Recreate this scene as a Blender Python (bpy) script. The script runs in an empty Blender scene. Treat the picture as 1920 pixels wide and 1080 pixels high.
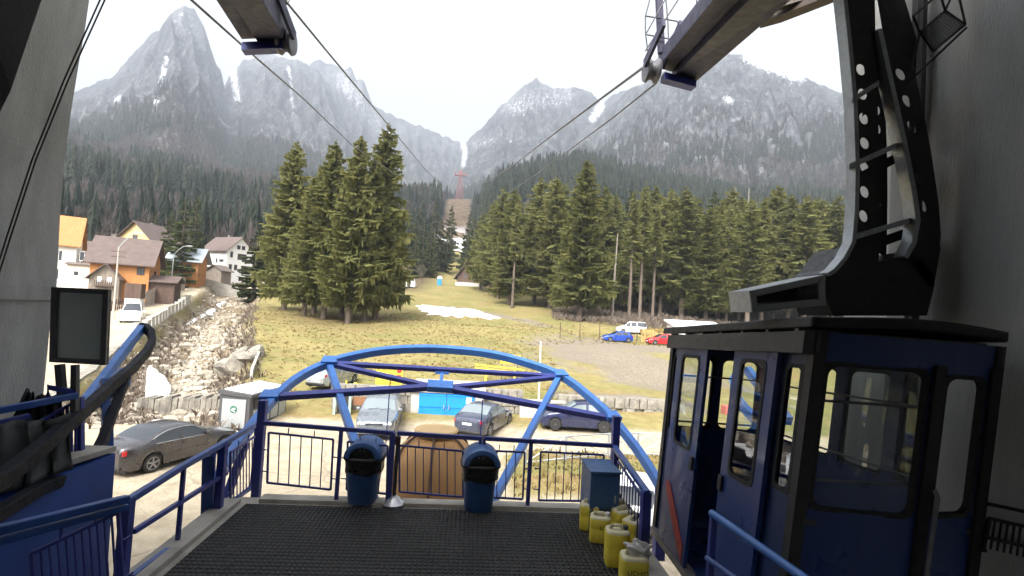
import bpy, bmesh, math, random
import numpy as np
from mathutils import Vector, Matrix, Euler
random.seed(7); RNG = np.random.default_rng(11)
SC = bpy.context.scene
COL = SC.collection
PI = math.pi
# ------------------------------------------------------------------ camera
CAMZ = 3.13
FPX = 960.0
YAW, PITCH, ROLL = math.radians(-4.4), math.radians(2.4), math.radians(3.4)
RC = Matrix.Rotation(YAW, 3, 'Z') @ Matrix.Rotation(PI/2 + PITCH, 3, 'X') @ Matrix.Rotation(ROLL, 3, 'Z')
CAM = Vector((0, 0, CAMZ))
cd = bpy.data.cameras.new('camera'); cam = bpy.data.objects.new('camera', cd); COL.objects.link(cam)
cd.sensor_width = 36; cd.lens = 18.0; cd.clip_start = 0.05; cd.clip_end = 9000
cam.matrix_world = Matrix.Translation(CAM) @ RC.to_4x4()
SC.camera = cam

def ray(px, py):
    return RC @ Vector(((px-960)/FPX, (540-py)/FPX, -1.0))
def P(px, py, Y):
    d = ray(px, py); return CAM + d*(Y/d.y)
def G(px, py, z=0.0):
    d = ray(px, py); return CAM + d*((z-CAMZ)/d.z)
def plane_hit(px, py, p0, n):
    d = ray(px, py); return CAM + d*((p0-CAM).dot(n)/d.dot(n))

# ------------------------------------------------------------------ mesh building
class MB:
    def __init__(s): s.v = []; s.f = []
    def add(s, vs, fs):
        o = len(s.v); s.v += [tuple(v) for v in vs]; s.f += [tuple(i+o for i in f) for f in fs]; return s
    def hexa(s, c):  # 8 corners: bottom 4 ccw, top 4 ccw
        return s.add(c, [(3,2,1,0),(4,5,6,7),(0,1,5,4),(1,2,6,5),(2,3,7,6),(3,0,4,7)])
    def box(s, lo, hi):
        (a,b,c),(d,e,f) = lo, hi
        return s.hexa([(a,b,c),(d,b,c),(d,e,c),(a,e,c),(a,b,f),(d,b,f),(d,e,f),(a,e,f)])
    def boxc(s, c, sz, rz=0.0):
        m = Matrix.Rotation(rz, 3, 'Z'); c = Vector(c); x,y,z = sz[0]/2,sz[1]/2,sz[2]/2
        return s.hexa([c+m@Vector(p) for p in [(-x,-y,-z),(x,-y,-z),(x,y,-z),(-x,y,-z),(-x,-y,z),(x,-y,z),(x,y,z),(-x,y,z)]])
    def beam(s, p0, p1, w, h=None, up=(0,0,1)):
        h = h or w; p0 = Vector(p0); p1 = Vector(p1); d = (p1-p0).normalized(); up = Vector(up)
        if abs(d.dot(up)) > 0.97: up = Vector((0,1,0))
        r = d.cross(up).normalized()*(w/2); u = r.cross(d).normalized()*(h/2)
        return s.hexa([p0-r-u,p0+r-u,p1+r-u,p1-r-u,p0-r+u,p0+r+u,p1+r+u,p1-r+u])
    def path(s, pts, w, h=None, up=(0,0,1), closed=False):
        """square-section swept beam"""
        h = h or w; pts = [Vector(p) for p in pts]; n = len(pts); rings = []
        for i in range(n):
            a = pts[max(i-1,0)]; b = pts[min(i+1,n-1)]; d = (b-a).normalized(); U = Vector(up)
            if abs(d.dot(U)) > 0.98: U = Vector((0,1,0))
            r = d.cross(U).normalized()*(w/2); u = r.cross(d).normalized()*(h/2)
            rings.append([pts[i]-r-u, pts[i]+r-u, pts[i]+r+u, pts[i]-r+u])
        return s.loft(rings, True, True)
    def tube(s, pts, r, n=8, caps=True):
        pts = [Vector(p) for p in pts]; m = len(pts); rings = []
        rr = r if isinstance(r, (list, tuple)) else [r]*m
        ref = None
        for i in range(m):
            d = (pts[min(i+1,m-1)]-pts[max(i-1,0)]).normalized()
            if ref is None:
                ref = Vector((0,0,1)) if abs(d.z) < 0.9 else Vector((1,0,0))
            a = d.cross(ref).normalized(); b = d.cross(a).normalized(); ref = -d.cross(a) if False else ref
            if abs(d.dot(ref)) > 0.95: ref = Vector((1,0,0)) if abs(d.x) < .9 else Vector((0,1,0)); a = d.cross(ref).normalized(); b = d.cross(a).normalized()
            rings.append([pts[i]+(a*math.cos(2*PI*k/n)+b*math.sin(2*PI*k/n))*rr[i] for k in range(n)])
        return s.loft(rings, True, caps)
    def loft(s, rings, closed=True, caps=True):
        n = len(rings[0]); o = len(s.v)
        for r in rings: s.v += [tuple(p) for p in r]
        for i in range(len(rings)-1):
            for k in range(n if closed else n-1):
                k2 = (k+1) % n
                s.f.append((o+i*n+k, o+i*n+k2, o+(i+1)*n+k2, o+(i+1)*n+k))
        if caps and closed:
            s.f.append(tuple(o+k for k in range(n))[::-1]); b = o+(len(rings)-1)*n
            s.f.append(tuple(b+k for k in range(n)))
        return s
    def lathe(s, prof, c=(0,0,0), n=24, axis='Z', caps=True, sx=1, sy=1):
        c = Vector(c); rings = []
        for r, z in prof:
            ring = []
            for k in range(n):
                a = 2*PI*k/n; x, y = r*math.cos(a)*sx, r*math.sin(a)*sy
                if axis == 'Z': q = Vector((x,y,z))
                elif axis == 'X': q = Vector((z,x,y))
                else: q = Vector((y,z,x))
                ring.append(c+q)
            rings.append(ring)
        return s.loft(rings, True, caps)
    def prism(s, poly, off):
        off = Vector(off); n = len(poly); a = [Vector(p) for p in poly]
        s.add(a+[p+off for p in a], [tuple(range(n))[::-1], tuple(range(n,2*n))]+[(i,(i+1)%n,n+(i+1)%n,n+i) for i in range(n)])
        return s
    def quad(s, a, b, c, d): return s.add([a,b,c,d], [(0,1,2,3)])
    def merge(s, o, M4=None):
        vs = [M4 @ Vector(v) for v in o.v] if M4 is not None else o.v
        return s.add(vs, o.f)
    def build(s, name, mat, parent=None, origin=None, smooth=False, angle=None, bevel=0, attr=None):
        me = bpy.data.meshes.new(name)
        if parent is not None and origin is None: origin = parent_origin(parent)
        vs = s.v
        if origin is not None:
            o = origin; vs = [(v[0]-o[0], v[1]-o[1], v[2]-o[2]) for v in vs]
        me.from_pydata(vs, [], s.f); me.validate(); 
        bm = bmesh.new(); bm.from_mesh(me); bmesh.ops.recalc_face_normals(bm, faces=bm.faces); bm.to_mesh(me); bm.free()
        me.materials.append(mat)
        if smooth:
            me.shade_smooth()
            me.set_sharp_from_angle(angle=math.radians(angle if angle else 35))
        ob = bpy.data.objects.new(name, me); COL.objects.link(ob)
        if parent is not None: ob.parent = parent
        elif origin is not None: ob.location = origin
        if bevel:
            m = ob.modifiers.new('bevel', 'BEVEL'); m.width = bevel; m.segments = 2; m.limit_method = 'ANGLE'; m.angle_limit = math.radians(40)
        return ob
def parent_origin(p):
    o = Vector((0,0,0))
    while p is not None: o += p.location; p = p.parent
    return o
def tag(o, label=None, cat=None, group=None, kind=None):
    if label: o['label'] = label
    if cat: o['category'] = cat
    if group: o['group'] = group
    if kind: o['kind'] = kind
    return o
def thing(name, label, cat, loc=(0,0,0), rz=0.0, group=None):
    o = bpy.data.objects.new(name, None); COL.objects.link(o); o.location = loc; o.rotation_euler = (0,0,rz); o.empty_display_size = .3
    return tag(o, label, cat, group)
def kids(o): return [c for c in bpy.data.objects if c.parent is o]
def copy_tree(o, loc=None, rz=None, label=None, scale=None, tree=None):
    tree = tree if tree is not None else tree_of(o)
    def rec(node, parent):
        ob, ch = node; c = ob.copy(); COL.objects.link(c)
        if parent is not None: c.parent = parent
        for k in ch: rec(k, c)
        return c
    r = rec(tree, None)
    if loc is not None: r.location = loc
    if rz is not None: r.rotation_euler = (0,0,rz)
    if scale is not None: r.scale = scale
    if label: r['label'] = label
    return r
def tree_of(o): return (o, [tree_of(k) for k in kids(o)])

# ------------------------------------------------------------------ materials
def nt(name):
    m = bpy.data.materials.new(name); m.use_nodes = True; t = m.node_tree
    return m, t, t.nodes['Principled BSDF']
def N(t, typ, **kw):
    n = t.nodes.new(typ)
    for k, v in kw.items():
        if k in n.inputs: n.inputs[k].default_value = v
        else: setattr(n, k, v)
    return n
def rgba(c): return (c[0], c[1], c[2], 1.0)
def noise(t, vec, scale, detail=4, rough=.55, stretch=None):
    if stretch:
        mp = N(t, 'ShaderNodeMapping'); mp.inputs['Scale'].default_value = stretch; t.links.new(vec, mp.inputs['Vector']); vec = mp.outputs[0]
    n = N(t, 'ShaderNodeTexNoise', Scale=scale, Detail=detail, Roughness=rough); t.links.new(vec, n.inputs['Vector']); return n.outputs['Fac']
def ramp(t, fac, stops):
    r = N(t, 'ShaderNodeValToRGB'); e = r.color_ramp.elements
    while len(e) < len(stops): e.new(0.5)
    for q, (p, c) in zip(e, stops): q.position = p; q.color = rgba(c) if len(c) == 3 else c
    t.links.new(fac, r.inputs['Fac']); return r.outputs['Color']
def mixc(t, fac, a, b, mode='MIX'):
    m = N(t, 'ShaderNodeMix', data_type='RGBA', blend_type=mode)
    for sock, val in ((m.inputs[0], fac), (m.inputs[6], a), (m.inputs[7], b)):
        if isinstance(val, (int, float)): sock.default_value = val
        elif isinstance(val, tuple): sock.default_value = rgba(val)
        else: t.links.new(val, sock)
    return m.outputs[2]
def mth(t, op, a, b=None, clamp=False):
    m = N(t, 'ShaderNodeMath', operation=op, use_clamp=clamp)
    for i, v in enumerate((a, b)):
        if v is None: continue
        if isinstance(v, (int, float)): m.inputs[i].default_value = v
        else: t.links.new(v, m.inputs[i])
    return m.outputs[0]
def bump(t, bsdf, h, strength=.3, dist=.02):
    b = N(t, 'ShaderNodeBump', Strength=strength, Distance=dist); t.links.new(h, b.inputs['Height']); t.links.new(b.outputs[0], bsdf.inputs['Normal'])
def mat(name, c, c2=None, rough=.6, metal=0.0, scale=6, detail=5, bmp=0, bscale=40, stretch=None, spec=.5, dirt=0, dirtc=(.12,.10,.08), coat=0, world=False, lo=.35, hi=.65):
    m, t, b = nt(name)
    tc = N(t, 'ShaderNodeTexCoord').outputs['Object']
    c2 = c2 or tuple(x*.8 for x in c)
    f = noise(t, tc, scale, detail, .6, stretch)
    col = ramp(t, f, [(lo, c), (hi, c2)])
    if dirt:
        d = ramp(t, noise(t, tc, scale*.35+.3, 6, .7), [(.5,(0,0,0)),(.72,(1,1,1))])
        col = mixc(t, mth(t, 'MULTIPLY', d, dirt), col, dirtc)
    t.links.new(col, b.inputs['Base Color'])
    b.inputs['Metallic'].default_value = metal; b.inputs['Specular IOR Level'].default_value = spec
    if coat: b.inputs['Coat Weight'].default_value = coat; b.inputs['Coat Roughness'].default_value = .06
    rr = ramp(t, noise(t, tc, scale*1.7, 4), [(.3,(max(rough-.1,0.02),)*3),(.7,(min(rough+.12,1),)*3)])
    t.links.new(rr, b.inputs['Roughness'])
    if bmp: bump(t, b, noise(t, tc, bscale, 4, .6, stretch), bmp, .02)
    return m
def glassmat(name, tint=(.8,.85,.85), alpha=.25, rough=.02):
    m, t, b = nt(name)
    out = t.nodes['Material Output']; t.nodes.remove(b)
    tr = N(t, 'ShaderNodeBsdfTransparent', Color=rgba(tint)); gl = N(t, 'ShaderNodeBsdfGlossy', Roughness=rough, Color=(1,1,1,1))
    fr = N(t, 'ShaderNodeFresnel', IOR=1.5); mx = N(t, 'ShaderNodeMixShader')
    t.links.new(mth(t, 'ADD', fr.outputs[0], alpha*.15), mx.inputs[0]); t.links.new(tr.outputs[0], mx.inputs[1]); t.links.new(gl.outputs[0], mx.inputs[2]); t.links.new(mx.outputs[0], out.inputs['Surface'])
    return m
MT = {}
MT['blue'] = mat('blue_paint', (.028,.085,.30), (.022,.062,.24), .38, scale=5, dirt=.35, dirtc=(.04,.05,.09), spec=.5, bmp=.05, bscale=60)
MT['blue_light'] = mat('weathered_blue_paint', (.05,.18,.52), (.04,.14,.44), .42, scale=6, dirt=.2, dirtc=(.08,.12,.2), bmp=.05)
MT['blue_dark'] = mat('dark_blue_paint', (.036,.05,.25), (.03,.04,.20), .42, scale=7, dirt=.3, dirtc=(.02,.02,.03))
MT['panel_blue'] = mat('panel_blue_paint', (.02,.06,.26), (.017,.05,.21), .45, scale=2.5, dirt=.35, dirtc=(.03,.04,.08))
MT['cab_blue'] = mat('cabin_blue_paint', (.016,.040,.15), (.0155,.0385,.144), .32, scale=1.2, coat=.3)
MT['black'] = mat('black_steel', (.018,.018,.02), (.012,.012,.014), .5, scale=8, dirt=.3, dirtc=(.04,.035,.03))
MT['rubber'] = mat('black_rubber', (.012,.012,.013), (.018,.018,.018), .7, scale=12)
MT['darkgrey'] = mat('dark_grey_steel', (.06,.06,.065), (.045,.045,.05), .5, scale=8, dirt=.3)
MT['steel'] = mat('bare_grey_steel', (.20,.20,.21), (.13,.13,.14), .42, .4, scale=9, dirt=.4, bmp=.1)
MT['galv'] = mat('galvanised_steel', (.42,.44,.45), (.33,.35,.36), .45, .5, scale=14)
MT['chrome'] = mat('polished_steel', (.62,.62,.63), (.56,.56,.58), .28, .6, scale=3)
MT['purple'] = mat('dark_painted_steel', (.040,.036,.075), (.03,.028,.055), .5, scale=5, dirt=.3, dirtc=(.05,.04,.035))
MT['concrete'] = mat('pale_concrete', (.42,.39,.34), (.33,.31,.27), .9, scale=3, dirt=.4, bmp=.3, bscale=18)
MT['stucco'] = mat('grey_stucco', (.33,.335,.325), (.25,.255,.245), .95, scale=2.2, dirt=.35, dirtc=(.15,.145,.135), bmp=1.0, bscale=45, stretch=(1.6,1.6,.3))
MT['stucco_lit'] = mat('lit_stucco', (.52,.52,.50), (.43,.43,.415), .95, scale=2.0, dirt=.3, dirtc=(.25,.24,.22), bmp=1.0, bscale=45, stretch=(1.6,1.6,.25))  # paler stucco copy, daylight on the right wall put into the colour
MT['stucco_dk'] = mat('shaded_plaster', (.17,.165,.16), (.14,.135,.13), .95, scale=1.6, dirt=.3, bmp=.4, bscale=40)  # darker plaster copy with the hall's shade put into the colour
MT['ceiling'] = mat('soot_grey_ceiling', (.10,.10,.10), (.08,.08,.08), .95, scale=2)
MT['white'] = mat('white_paint', (.78,.77,.75), (.72,.71,.69), .5, scale=4, dirt=.12, dirtc=(.4,.37,.33))
MT['wood'] = mat('brown_timber', (.095,.055,.038), (.055,.034,.025), .8, scale=3, stretch=(1,1,.2), bmp=.3)
MT['greywood'] = mat('weathered_grey_timber', (.24,.20,.165), (.15,.125,.10), .85, scale=4, stretch=(1,1,.15), bmp=.3)
MT['stone'] = mat('grey_stone', (.27,.245,.20), (.14,.13,.11), .9, scale=2.2, dirt=.3, bmp=.8, bscale=9)
MT['paleblock'] = mat('pale_cast_concrete', (.50,.48,.43), (.40,.38,.34), .9, scale=2.5, dirt=.4, bmp=.3)
MT['snow'] = mat('old_snow', (.86,.87,.89), (.78,.79,.82), .75, scale=2, bmp=.4, bscale=4)
MT['yellow'] = mat('yellow_paint', (.78,.55,.05), (.66,.45,.04), .5, scale=4, dirt=.2)
MT['red'] = mat('red_paint', (.45,.03,.03), (.36,.03,.03), .5, scale=4)
MT['orange'] = mat('orange_render', (.43,.19,.058), (.37,.16,.05), .85, scale=1.4, dirt=.18, dirtc=(.3,.16,.08))
MT['cream'] = mat('cream_render', (.55,.42,.20), (.48,.36,.17), .85, scale=1.2)
MT['carglass'] = mat('dark_tinted_glass', (.02,.025,.03), (.02,.024,.028), .03, scale=.3, spec=.9)
MT['paleglass'] = mat('sky_toned_glass', (.15,.18,.19), (.145,.175,.185), .03, scale=.3, spec=.9)  # pale base colour stands in for reflected sky
MT['housepane'] = mat('dark_window_glass', (.035,.04,.05), (.06,.07,.08), .08, scale=3, spec=.8)
MT['cabglass'] = glassmat('clear_cabin_glass', (.80,.84,.82), .3)
MT['tyre'] = mat('tyre_rubber', (.018,.018,.019), (.025,.024,.022), .85, scale=10)
MT['rim'] = mat('alloy_wheel', (.32,.32,.33), (.26,.26,.27), .35, .7, scale=6)
MT['steelrim'] = mat('dull_steel_wheel', (.13,.12,.11), (.09,.085,.08), .6, .3, scale=6)
MT['lamp'] = mat('clear_lamp', (.75,.77,.78), (.62,.64,.66), .1, .2, scale=6)
MT['redlamp'] = mat('red_lamp', (.55,.015,.02), (.4,.01,.015), .15, scale=6, coat=.5)
MT['plate'] = mat('white_number_plate', (.75,.75,.73), (.7,.7,.68), .5)
MT['trim'] = mat('black_plastic_trim', (.02,.02,.021), (.028,.028,.028), .6)
MT['binblue'] = mat('blue_plastic_bin', (.035,.10,.27), (.028,.08,.22), .45, scale=5, dirt=.3, dirtc=(.05,.06,.08))
MT['bag'] = mat('black_bin_bag', (.012,.012,.013), (.02,.02,.021), .3, scale=14, bmp=.5, bscale=20)
MT['can'] = mat('yellow_liquid_can', (.80,.66,.08), (.72,.58,.06), .42, scale=4, dirt=.25, dirtc=(.4,.33,.16))
MT['cantop'] = mat('milky_plastic', (.62,.56,.36), (.55,.50,.32), .5, scale=5, dirt=.3, dirtc=(.35,.3,.18))
MT['ink'] = mat('black_marker_ink', (.02,.02,.02), (.03,.03,.03), .7)
MT['plasticbag'] = mat('crumpled_clear_bag', (.62,.60,.57), (.45,.43,.41), .35, scale=9, bmp=.6, bscale=20)
MT['tan'] = mat('tan_wood_panel', (.31,.17,.06), (.25,.135,.05), .7, scale=1.6, stretch=(1,1,.25), bmp=.15)
MT['tancap'] = mat('tan_sheet', (.46,.32,.16), (.40,.275,.13), .7, scale=2.5, dirt=.2)
MT['skyblue'] = mat('bright_blue_sheet_metal', (.012,.24,.72), (.01,.20,.62), .45, scale=2, dirt=.1, dirtc=(.1,.2,.4))
MT['tarp'] = mat('black_tarpaulin', (.014,.016,.016), (.022,.024,.024), .65, scale=4, bmp=.5, bscale=7)
def roofmat(name, c, c2, sc=3.0):
    m, t, b = nt(name); tc = N(t, 'ShaderNodeTexCoord').outputs['Object']
    w = N(t, 'ShaderNodeTexWave', Scale=sc, Distortion=.3); w.bands_direction = 'X'; t.links.new(tc, w.inputs['Vector'])
    f = noise(t, tc, 1.3, 5); col = ramp(t, f, [(.35,c),(.65,c2)]); t.links.new(col, b.inputs['Base Color']); b.inputs['Roughness'].default_value = .6
    bump(t, b, w.outputs['Fac'], .5, .05); return m
MT['roof_brown'] = roofmat('brown_metal_roof', (.115,.080,.069), (.085,.06,.052))
MT['roof_orange'] = roofmat('orange_metal_roof', (.42,.175,.045), (.35,.145,.038), 2)
MT['roof_grey'] = roofmat('grey_blue_roof', (.34,.38,.41), (.26,.30,.33))
MT['roof_dark'] = roofmat('dark_timber_roof', (.16,.13,.11), (.11,.09,.075))
MT['roof_red'] = roofmat('red_tile_roof', (.45,.08,.05), (.36,.07,.05))
def carpaint(name, c, met=.3): return mat(name, c, tuple(x*.92 for x in c), .3, met, scale=1.5, coat=.8, spec=.5)
# ------------------------------------------------------------------ terrain
def vnoise(x, y, seed=0):
    xi = np.floor(x).astype(np.int64); yi = np.floor(y).astype(np.int64); xf = x-xi; yf = y-yi
    def h(a, b):
        n = (a*374761393 + b*668265263 + seed*974711) & 0x7fffffff
        n = ((n ^ (n >> 13))*1274126177) & 0x7fffffff
        return ((n ^ (n >> 16)) & 0xffff)/65535.0
    u = xf*xf*(3-2*xf); v = yf*yf*(3-2*yf)
    return (h(xi,yi)*(1-u)+h(xi+1,yi)*u)*(1-v)+(h(xi,yi+1)*(1-u)+h(xi+1,yi+1)*u)*v
def fbm(x, y, o=4, seed=0, gain=.5):
    s = 0; a = 1; n = 0
    for i in range(o): s = s+a*vnoise(x*2**i, y*2**i, seed+i*17); n += a; a *= gain
    return s/n
def sstep(a, b, x):
    t = np.clip((x-a)/(b-a), 0, 1); return t*t*(3-2*t)
def seg_dist(x, y, pts):
    d = np.full(np.shape(x), 1e9)
    for (ax,ay),(bx,by) in zip(pts[:-1], pts[1:]):
        vx, vy = bx-ax, by-ay; t = np.clip(((x-ax)*vx+(y-ay)*vy)/max(vx*vx+vy*vy,1e-12), 0, 1)
        d = np.minimum(d, np.hypot(x-ax-t*vx, y-ay-t*vy))
    return d
CREEK = [(-15.2,26),(-16.8,30),(-19.5,36),(-23.0,44),(-27.5,55),(-34,70),(-43,95),(-54,125)]
ROAD = [(-19,14),(-24,24),(-30.5,40),(-36.5,55),(-43,70),(-50,90),(-54,108),(-49,120)]
TRACK = [(19,66),(15,78),(10,90),(4,99),(-4,104)]
def base_h(x, y):
    x = np.asarray(x, float); y = np.asarray(y, float); r = np.hypot(x, y)
    yy = np.where(y > 120, r*.7+y*.3, y)
    h = np.interp(yy, [-50,26,29,45,70,95,130,170,200,300,670,900,4500], [-3.3,-3.3,-2.9,-1.9,-.3,1.7,5.5,10,15,44,142,165,330])
    left = sstep(-30,-55,x)*sstep(60,90,y)*1.3
    flat = sstep(13,17,x)*sstep(95,75,y)*sstep(40,60,y)      # parking terrace on the right
    h = h+left*sstep(220,150,y)
    h = h*(1-flat)+(-.35+.0*y)*flat
    # bank right of the yard in front of the platform
    bank = sstep(1.8,3.2,x)*sstep(23.5,22,y)*sstep(17.4,18.6,y); h = h+bank*.4
    n = (fbm(x*.12, y*.12, 4, 3)-.5)*1.1+(fbm(x*.6,y*.6,3,5)-.5)*.28
    wild = sstep(27,34,y)*(1-flat*.85); h = h+n*wild*sstep(0,1,1.0)
    d = seg_dist(x, y, CREEK); w = 4.6
    inside = sstep(1.0,.62,d/w)*sstep(25.5,27,y)*sstep(150,100,y)
    h = h-inside*1.7
    return h
def ctx(px): return px
RIDGES = []
def ridge(r0, rf, p, pts, back=.55, drop=0.0, namp=1.0):
    az = []; te = []
    for px, py in pts:
        d = ray(px, py); az.append(math.atan2(d.x, d.y)); te.append(d.z/math.hypot(d.x, d.y))
    o = np.argsort(az); RIDGES.append((r0, rf, p, np.array(az)[o], np.array(te)[o], back, drop, namp))
ridge(2500, 620, 1.25, [(-700,420),(-300,340),(0,260),(100,225),(130,172),(170,155),(212,146),(240,108),(270,80),(300,50),(320,26),(335,18),(345,15),(365,20),(385,55),(400,100),(415,140),(430,190),(450,230),(480,300),(520,370),(560,450)])
ridge(2900, 700, 1.35, [(330,330),(380,240),(420,160),(434,128),(455,116),(480,104),(505,100),(535,106),(565,112),(590,126),(610,150),(640,190),(680,230),(720,280),(780,350),(840,420)])
ridge(3500, 1200, 1.5, [(520,200),(560,125),(600,112),(640,124),(658,126),(668,146),(684,152),(698,192),(730,212),(765,228),(800,240),(830,258),(850,262),(868,266),(885,262),(930,270),(1000,280)])
ridge(2700, 800, 1.3, [(800,420),(850,330),(872,268),(900,240),(930,208),(960,180),(985,158),(1005,148),(1022,154),(1040,165),(1065,166),(1090,164),(1110,172),(1128,198),(1150,175),(1175,165),(1230,170),(1300,230)])
ridge(1900, 560, 1.2, [(1040,300),(1080,252),(1130,214),(1180,168),(1240,135),(1300,112),(1350,100),(1385,100),(1412,110),(1440,124),(1500,145),(1560,166),(1590,184),(1640,205),(1750,250),(1900,320),(2300,420),(2900,500)])
ridge(560, 190, 1.0, [(878,470),(890,405),(905,368),(945,330),(1000,318),(1080,310),(1130,318),(1200,335),(1300,360),(1400,378),(1500,385),(1600,388),(1800,420),(2400,470)], back=.15, namp=.25)
ridge(480, 190, 1.0, [(520,420),(600,395),(700,378),(760,370),(800,366),(826,372),(838,420),(846,500)], back=.15, namp=.25)
ridge(700, 300, 1.0, [(-700,500),(100,400),(300,375),(480,372),(600,390),(700,420)], back=.1, namp=.3)
ridge(680, 560, .8, [(790,400),(820,384),(845,373),(884,373),(900,385),(920,410)], back=.3, namp=.05)
def terrain(x, y, full=True):
    x = np.asarray(x, float); y = np.asarray(y, float)
    h = base_h(x, y); r = np.hypot(x, y); az = np.arctan2(x, y)
    best = h.copy()
    rmax_ = r.max()
    for k, (r0, rf, p, a, te, back, drop, namp) in enumerate(RIDGES):
        if rmax_ < rf: continue
        tel = np.interp(az, a, te, left=-.2, right=-.2)
        jag = (fbm(az*90, r*0+k*3.1, 4, 40+k)-.5)*.016*min(1, r0/1500)*namp
        zt = CAMZ+r0*(tel+jag)
        t = np.clip((r-rf)/(r0-rf), 0, 1)
        hb0 = np.interp(rf, [0,200,300,670,900,4500],[0,15,44,142,165,330])
        prof = hb0+(zt-hb0)*t**p
        g = (fbm(az*55+k, r/420., 5, 70+k, .6)-.5)*2
        rg = 1-np.abs((fbm(az*38+r/900., r/700., 5, 90+k, .55)-.5)*4)
        amp = .16*(zt-hb0)*np.clip(t*1.25,0,1)*np.clip((1-t)*3.2,0,1)*namp
        if namp > .5: prof = prof+amp*(g*.55+rg*.45)
        else: prof = prof+(fbm(x/40.,y/40.,4,60+k)-.5)*22*np.clip(t*3,0,1)*np.clip((1-t)*4,0,1)*namp
        prof = np.where(r > r0, zt-(r-r0)*back, prof)
        prof = np.where((az < a[0]) | (az > a[-1]) | (r < rf), -1e3, prof)
        best = np.maximum(best, prof)
    # the cleared strip under the ropes
    return best
def tz(x, y): return float(terrain(np.array([x]), np.array([y]))[0])
def T(px, py, rmax=900.):
    """ground point seen at a photo pixel"""
    d = ray(px, py); d = d/math.hypot(d.x, d.y)
    for r in (np.arange(9, 140, .15), np.arange(140, rmax, .8)):
        x = d.x*r; y = d.y*r; z = CAMZ+d.z*r; hit = np.nonzero(z < terrain(x, y))[0]
        if len(hit): break
    i = hit[0] if len(hit) else len(r)-1
    return Vector((float(x[i]), float(y[i]), float(terrain(x[i:i+1], y[i:i+1])[0])))
def at_dist(px, Y):
    d = ray(px, 575); x = d.x*Y/d.y; return Vector((x, Y, tz(x, Y)))
def strip_half(r): return np.interp(r, [150,200,300,450,680,720], [9,9,10,12,16,0])
AZS = lambda r: np.interp(r, [150,300,450,680], [math.atan2(ray(848,520).x,ray(848,520).y), math.atan2(ray(851,440).x,ray(851,440).y), math.atan2(ray(858,400).x,ray(858,400).y), math.atan2(ray(862,373).x,ray(862,373).y)])
def strip_d(x, y):
    r = np.hypot(x, y); az = np.arctan2(x, y); return np.abs(az-AZS(r))*r/np.maximum(strip_half(r), .01)

def polar(name, rs, azs, hole=None):
    R, A = np.meshgrid(rs, azs, indexing='ij'); X = R*np.sin(A); Y = R*np.cos(A); Z = terrain(X, Y)
    nr, na = R.shape; V = np.stack([X, Y, Z], -1).reshape(-1, 3)
    i = np.arange(nr-1)[:, None]*na+np.arange(na-1)[None]; F = np.stack([i, i+1, i+na+1, i+na], -1).reshape(-1, 4)
    me = bpy.data.meshes.new(name); me.vertices.add(len(V)); me.vertices.foreach_set('co', V.ravel())
    me.loops.add(F.size); me.loops.foreach_set('vertex_index', F[:, ::-1].ravel().astype(np.int32)); me.polygons.add(len(F))
    me.polygons.foreach_set('loop_start', np.arange(0, F.size, 4, dtype=np.int32)); me.update(calc_edges=True); me.shade_smooth()
    ob = bpy.data.objects.new(name, me); COL.objects.link(ob); ob['kind'] = 'structure'
    return ob, X.ravel(), Y.ravel(), Z.ravel()
def attr(me, name, arr):
    a = me.attributes.new(name, 'FLOAT', 'POINT'); a.data.foreach_set('value', np.asarray(arr, np.float32))
def attn(t, name): 
    n = N(t, 'ShaderNodeAttribute'); n.attribute_name = name; return n.outputs['Fac']

azn = np.radians(np.linspace(-74, 70, 560))
rs = np.concatenate([np.array([.3,3,6]), np.geomspace(8.6, 250, 430)])
ground, gx, gy, gz = polar('ground', rs, azn)
nz = fbm(gx*.25, gy*.25, 4, 21); nf = fbm(gx*.9, gy*.9, 3, 22)
dc = seg_dist(gx, gy, CREEK)
creek = sstep(5.0,3.6,dc+(nz-.5)*3)*sstep(25,26.5,gy)
road = sstep(4.6,3.6,seg_dist(gx,gy,ROAD)+(nz-.5)*1.2)
yard = sstep(28.4,27.2,gy+(nz-.5)*2+np.where(gx<-12,-1.5,0)); 
bankm = sstep(1.5,2.2,gx+(nz-.5)*.8)*sstep(23.2,22.6,gy)*sstep(17.6,18.0,gy); yard = yard*(1-bankm)
track = sstep(2.6,1.2,seg_dist(gx,gy,TRACK)+(nz-.5)*2.5)*.85
GP = [T(*q) for q in ((1250,712),(1190,694),(1130,672),(1085,655),(1060,640))]; GP2 = [T(*q) for q in ((1085,742),(1160,748),(1262,762))]; GP3 = [T(*q) for q in ((1130,645),(1200,652),(1300,655))]
gravel = np.maximum(np.maximum(sstep(7.2,3.2,seg_dist(gx,gy,[(q.x,q.y) for q in GP])+(nz-.5)*7+(nf-.5)*5), sstep(2.6,1.4,seg_dist(gx,gy,[(q.x,q.y) for q in GP2])+(nz-.5)*2.4)), sstep(5.5,3.5,seg_dist(gx,gy,[(q.x,q.y) for q in GP3])+(nz-.5)*4))
gravel_old = np.clip(sstep(0,1,(gx-9+(nz-.5)*10)/7.)*sstep(62,44,gy-(gx-20)*.6)*sstep(27,30,gy)+sstep(13,17,gx)*sstep(66,60,gy)*sstep(40,50,gy), 0, 1)*sstep(.30,.48,nz+.12)
tan_ = np.clip(np.maximum(road, yard), 0, 1)*(1-creek)
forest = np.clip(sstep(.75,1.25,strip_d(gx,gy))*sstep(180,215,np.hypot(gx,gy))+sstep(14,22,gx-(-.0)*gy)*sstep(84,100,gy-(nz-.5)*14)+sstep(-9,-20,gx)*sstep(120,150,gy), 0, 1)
under = np.exp(-((gx+19)/9.)**2-((gy-76)/9.)**2)
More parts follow.
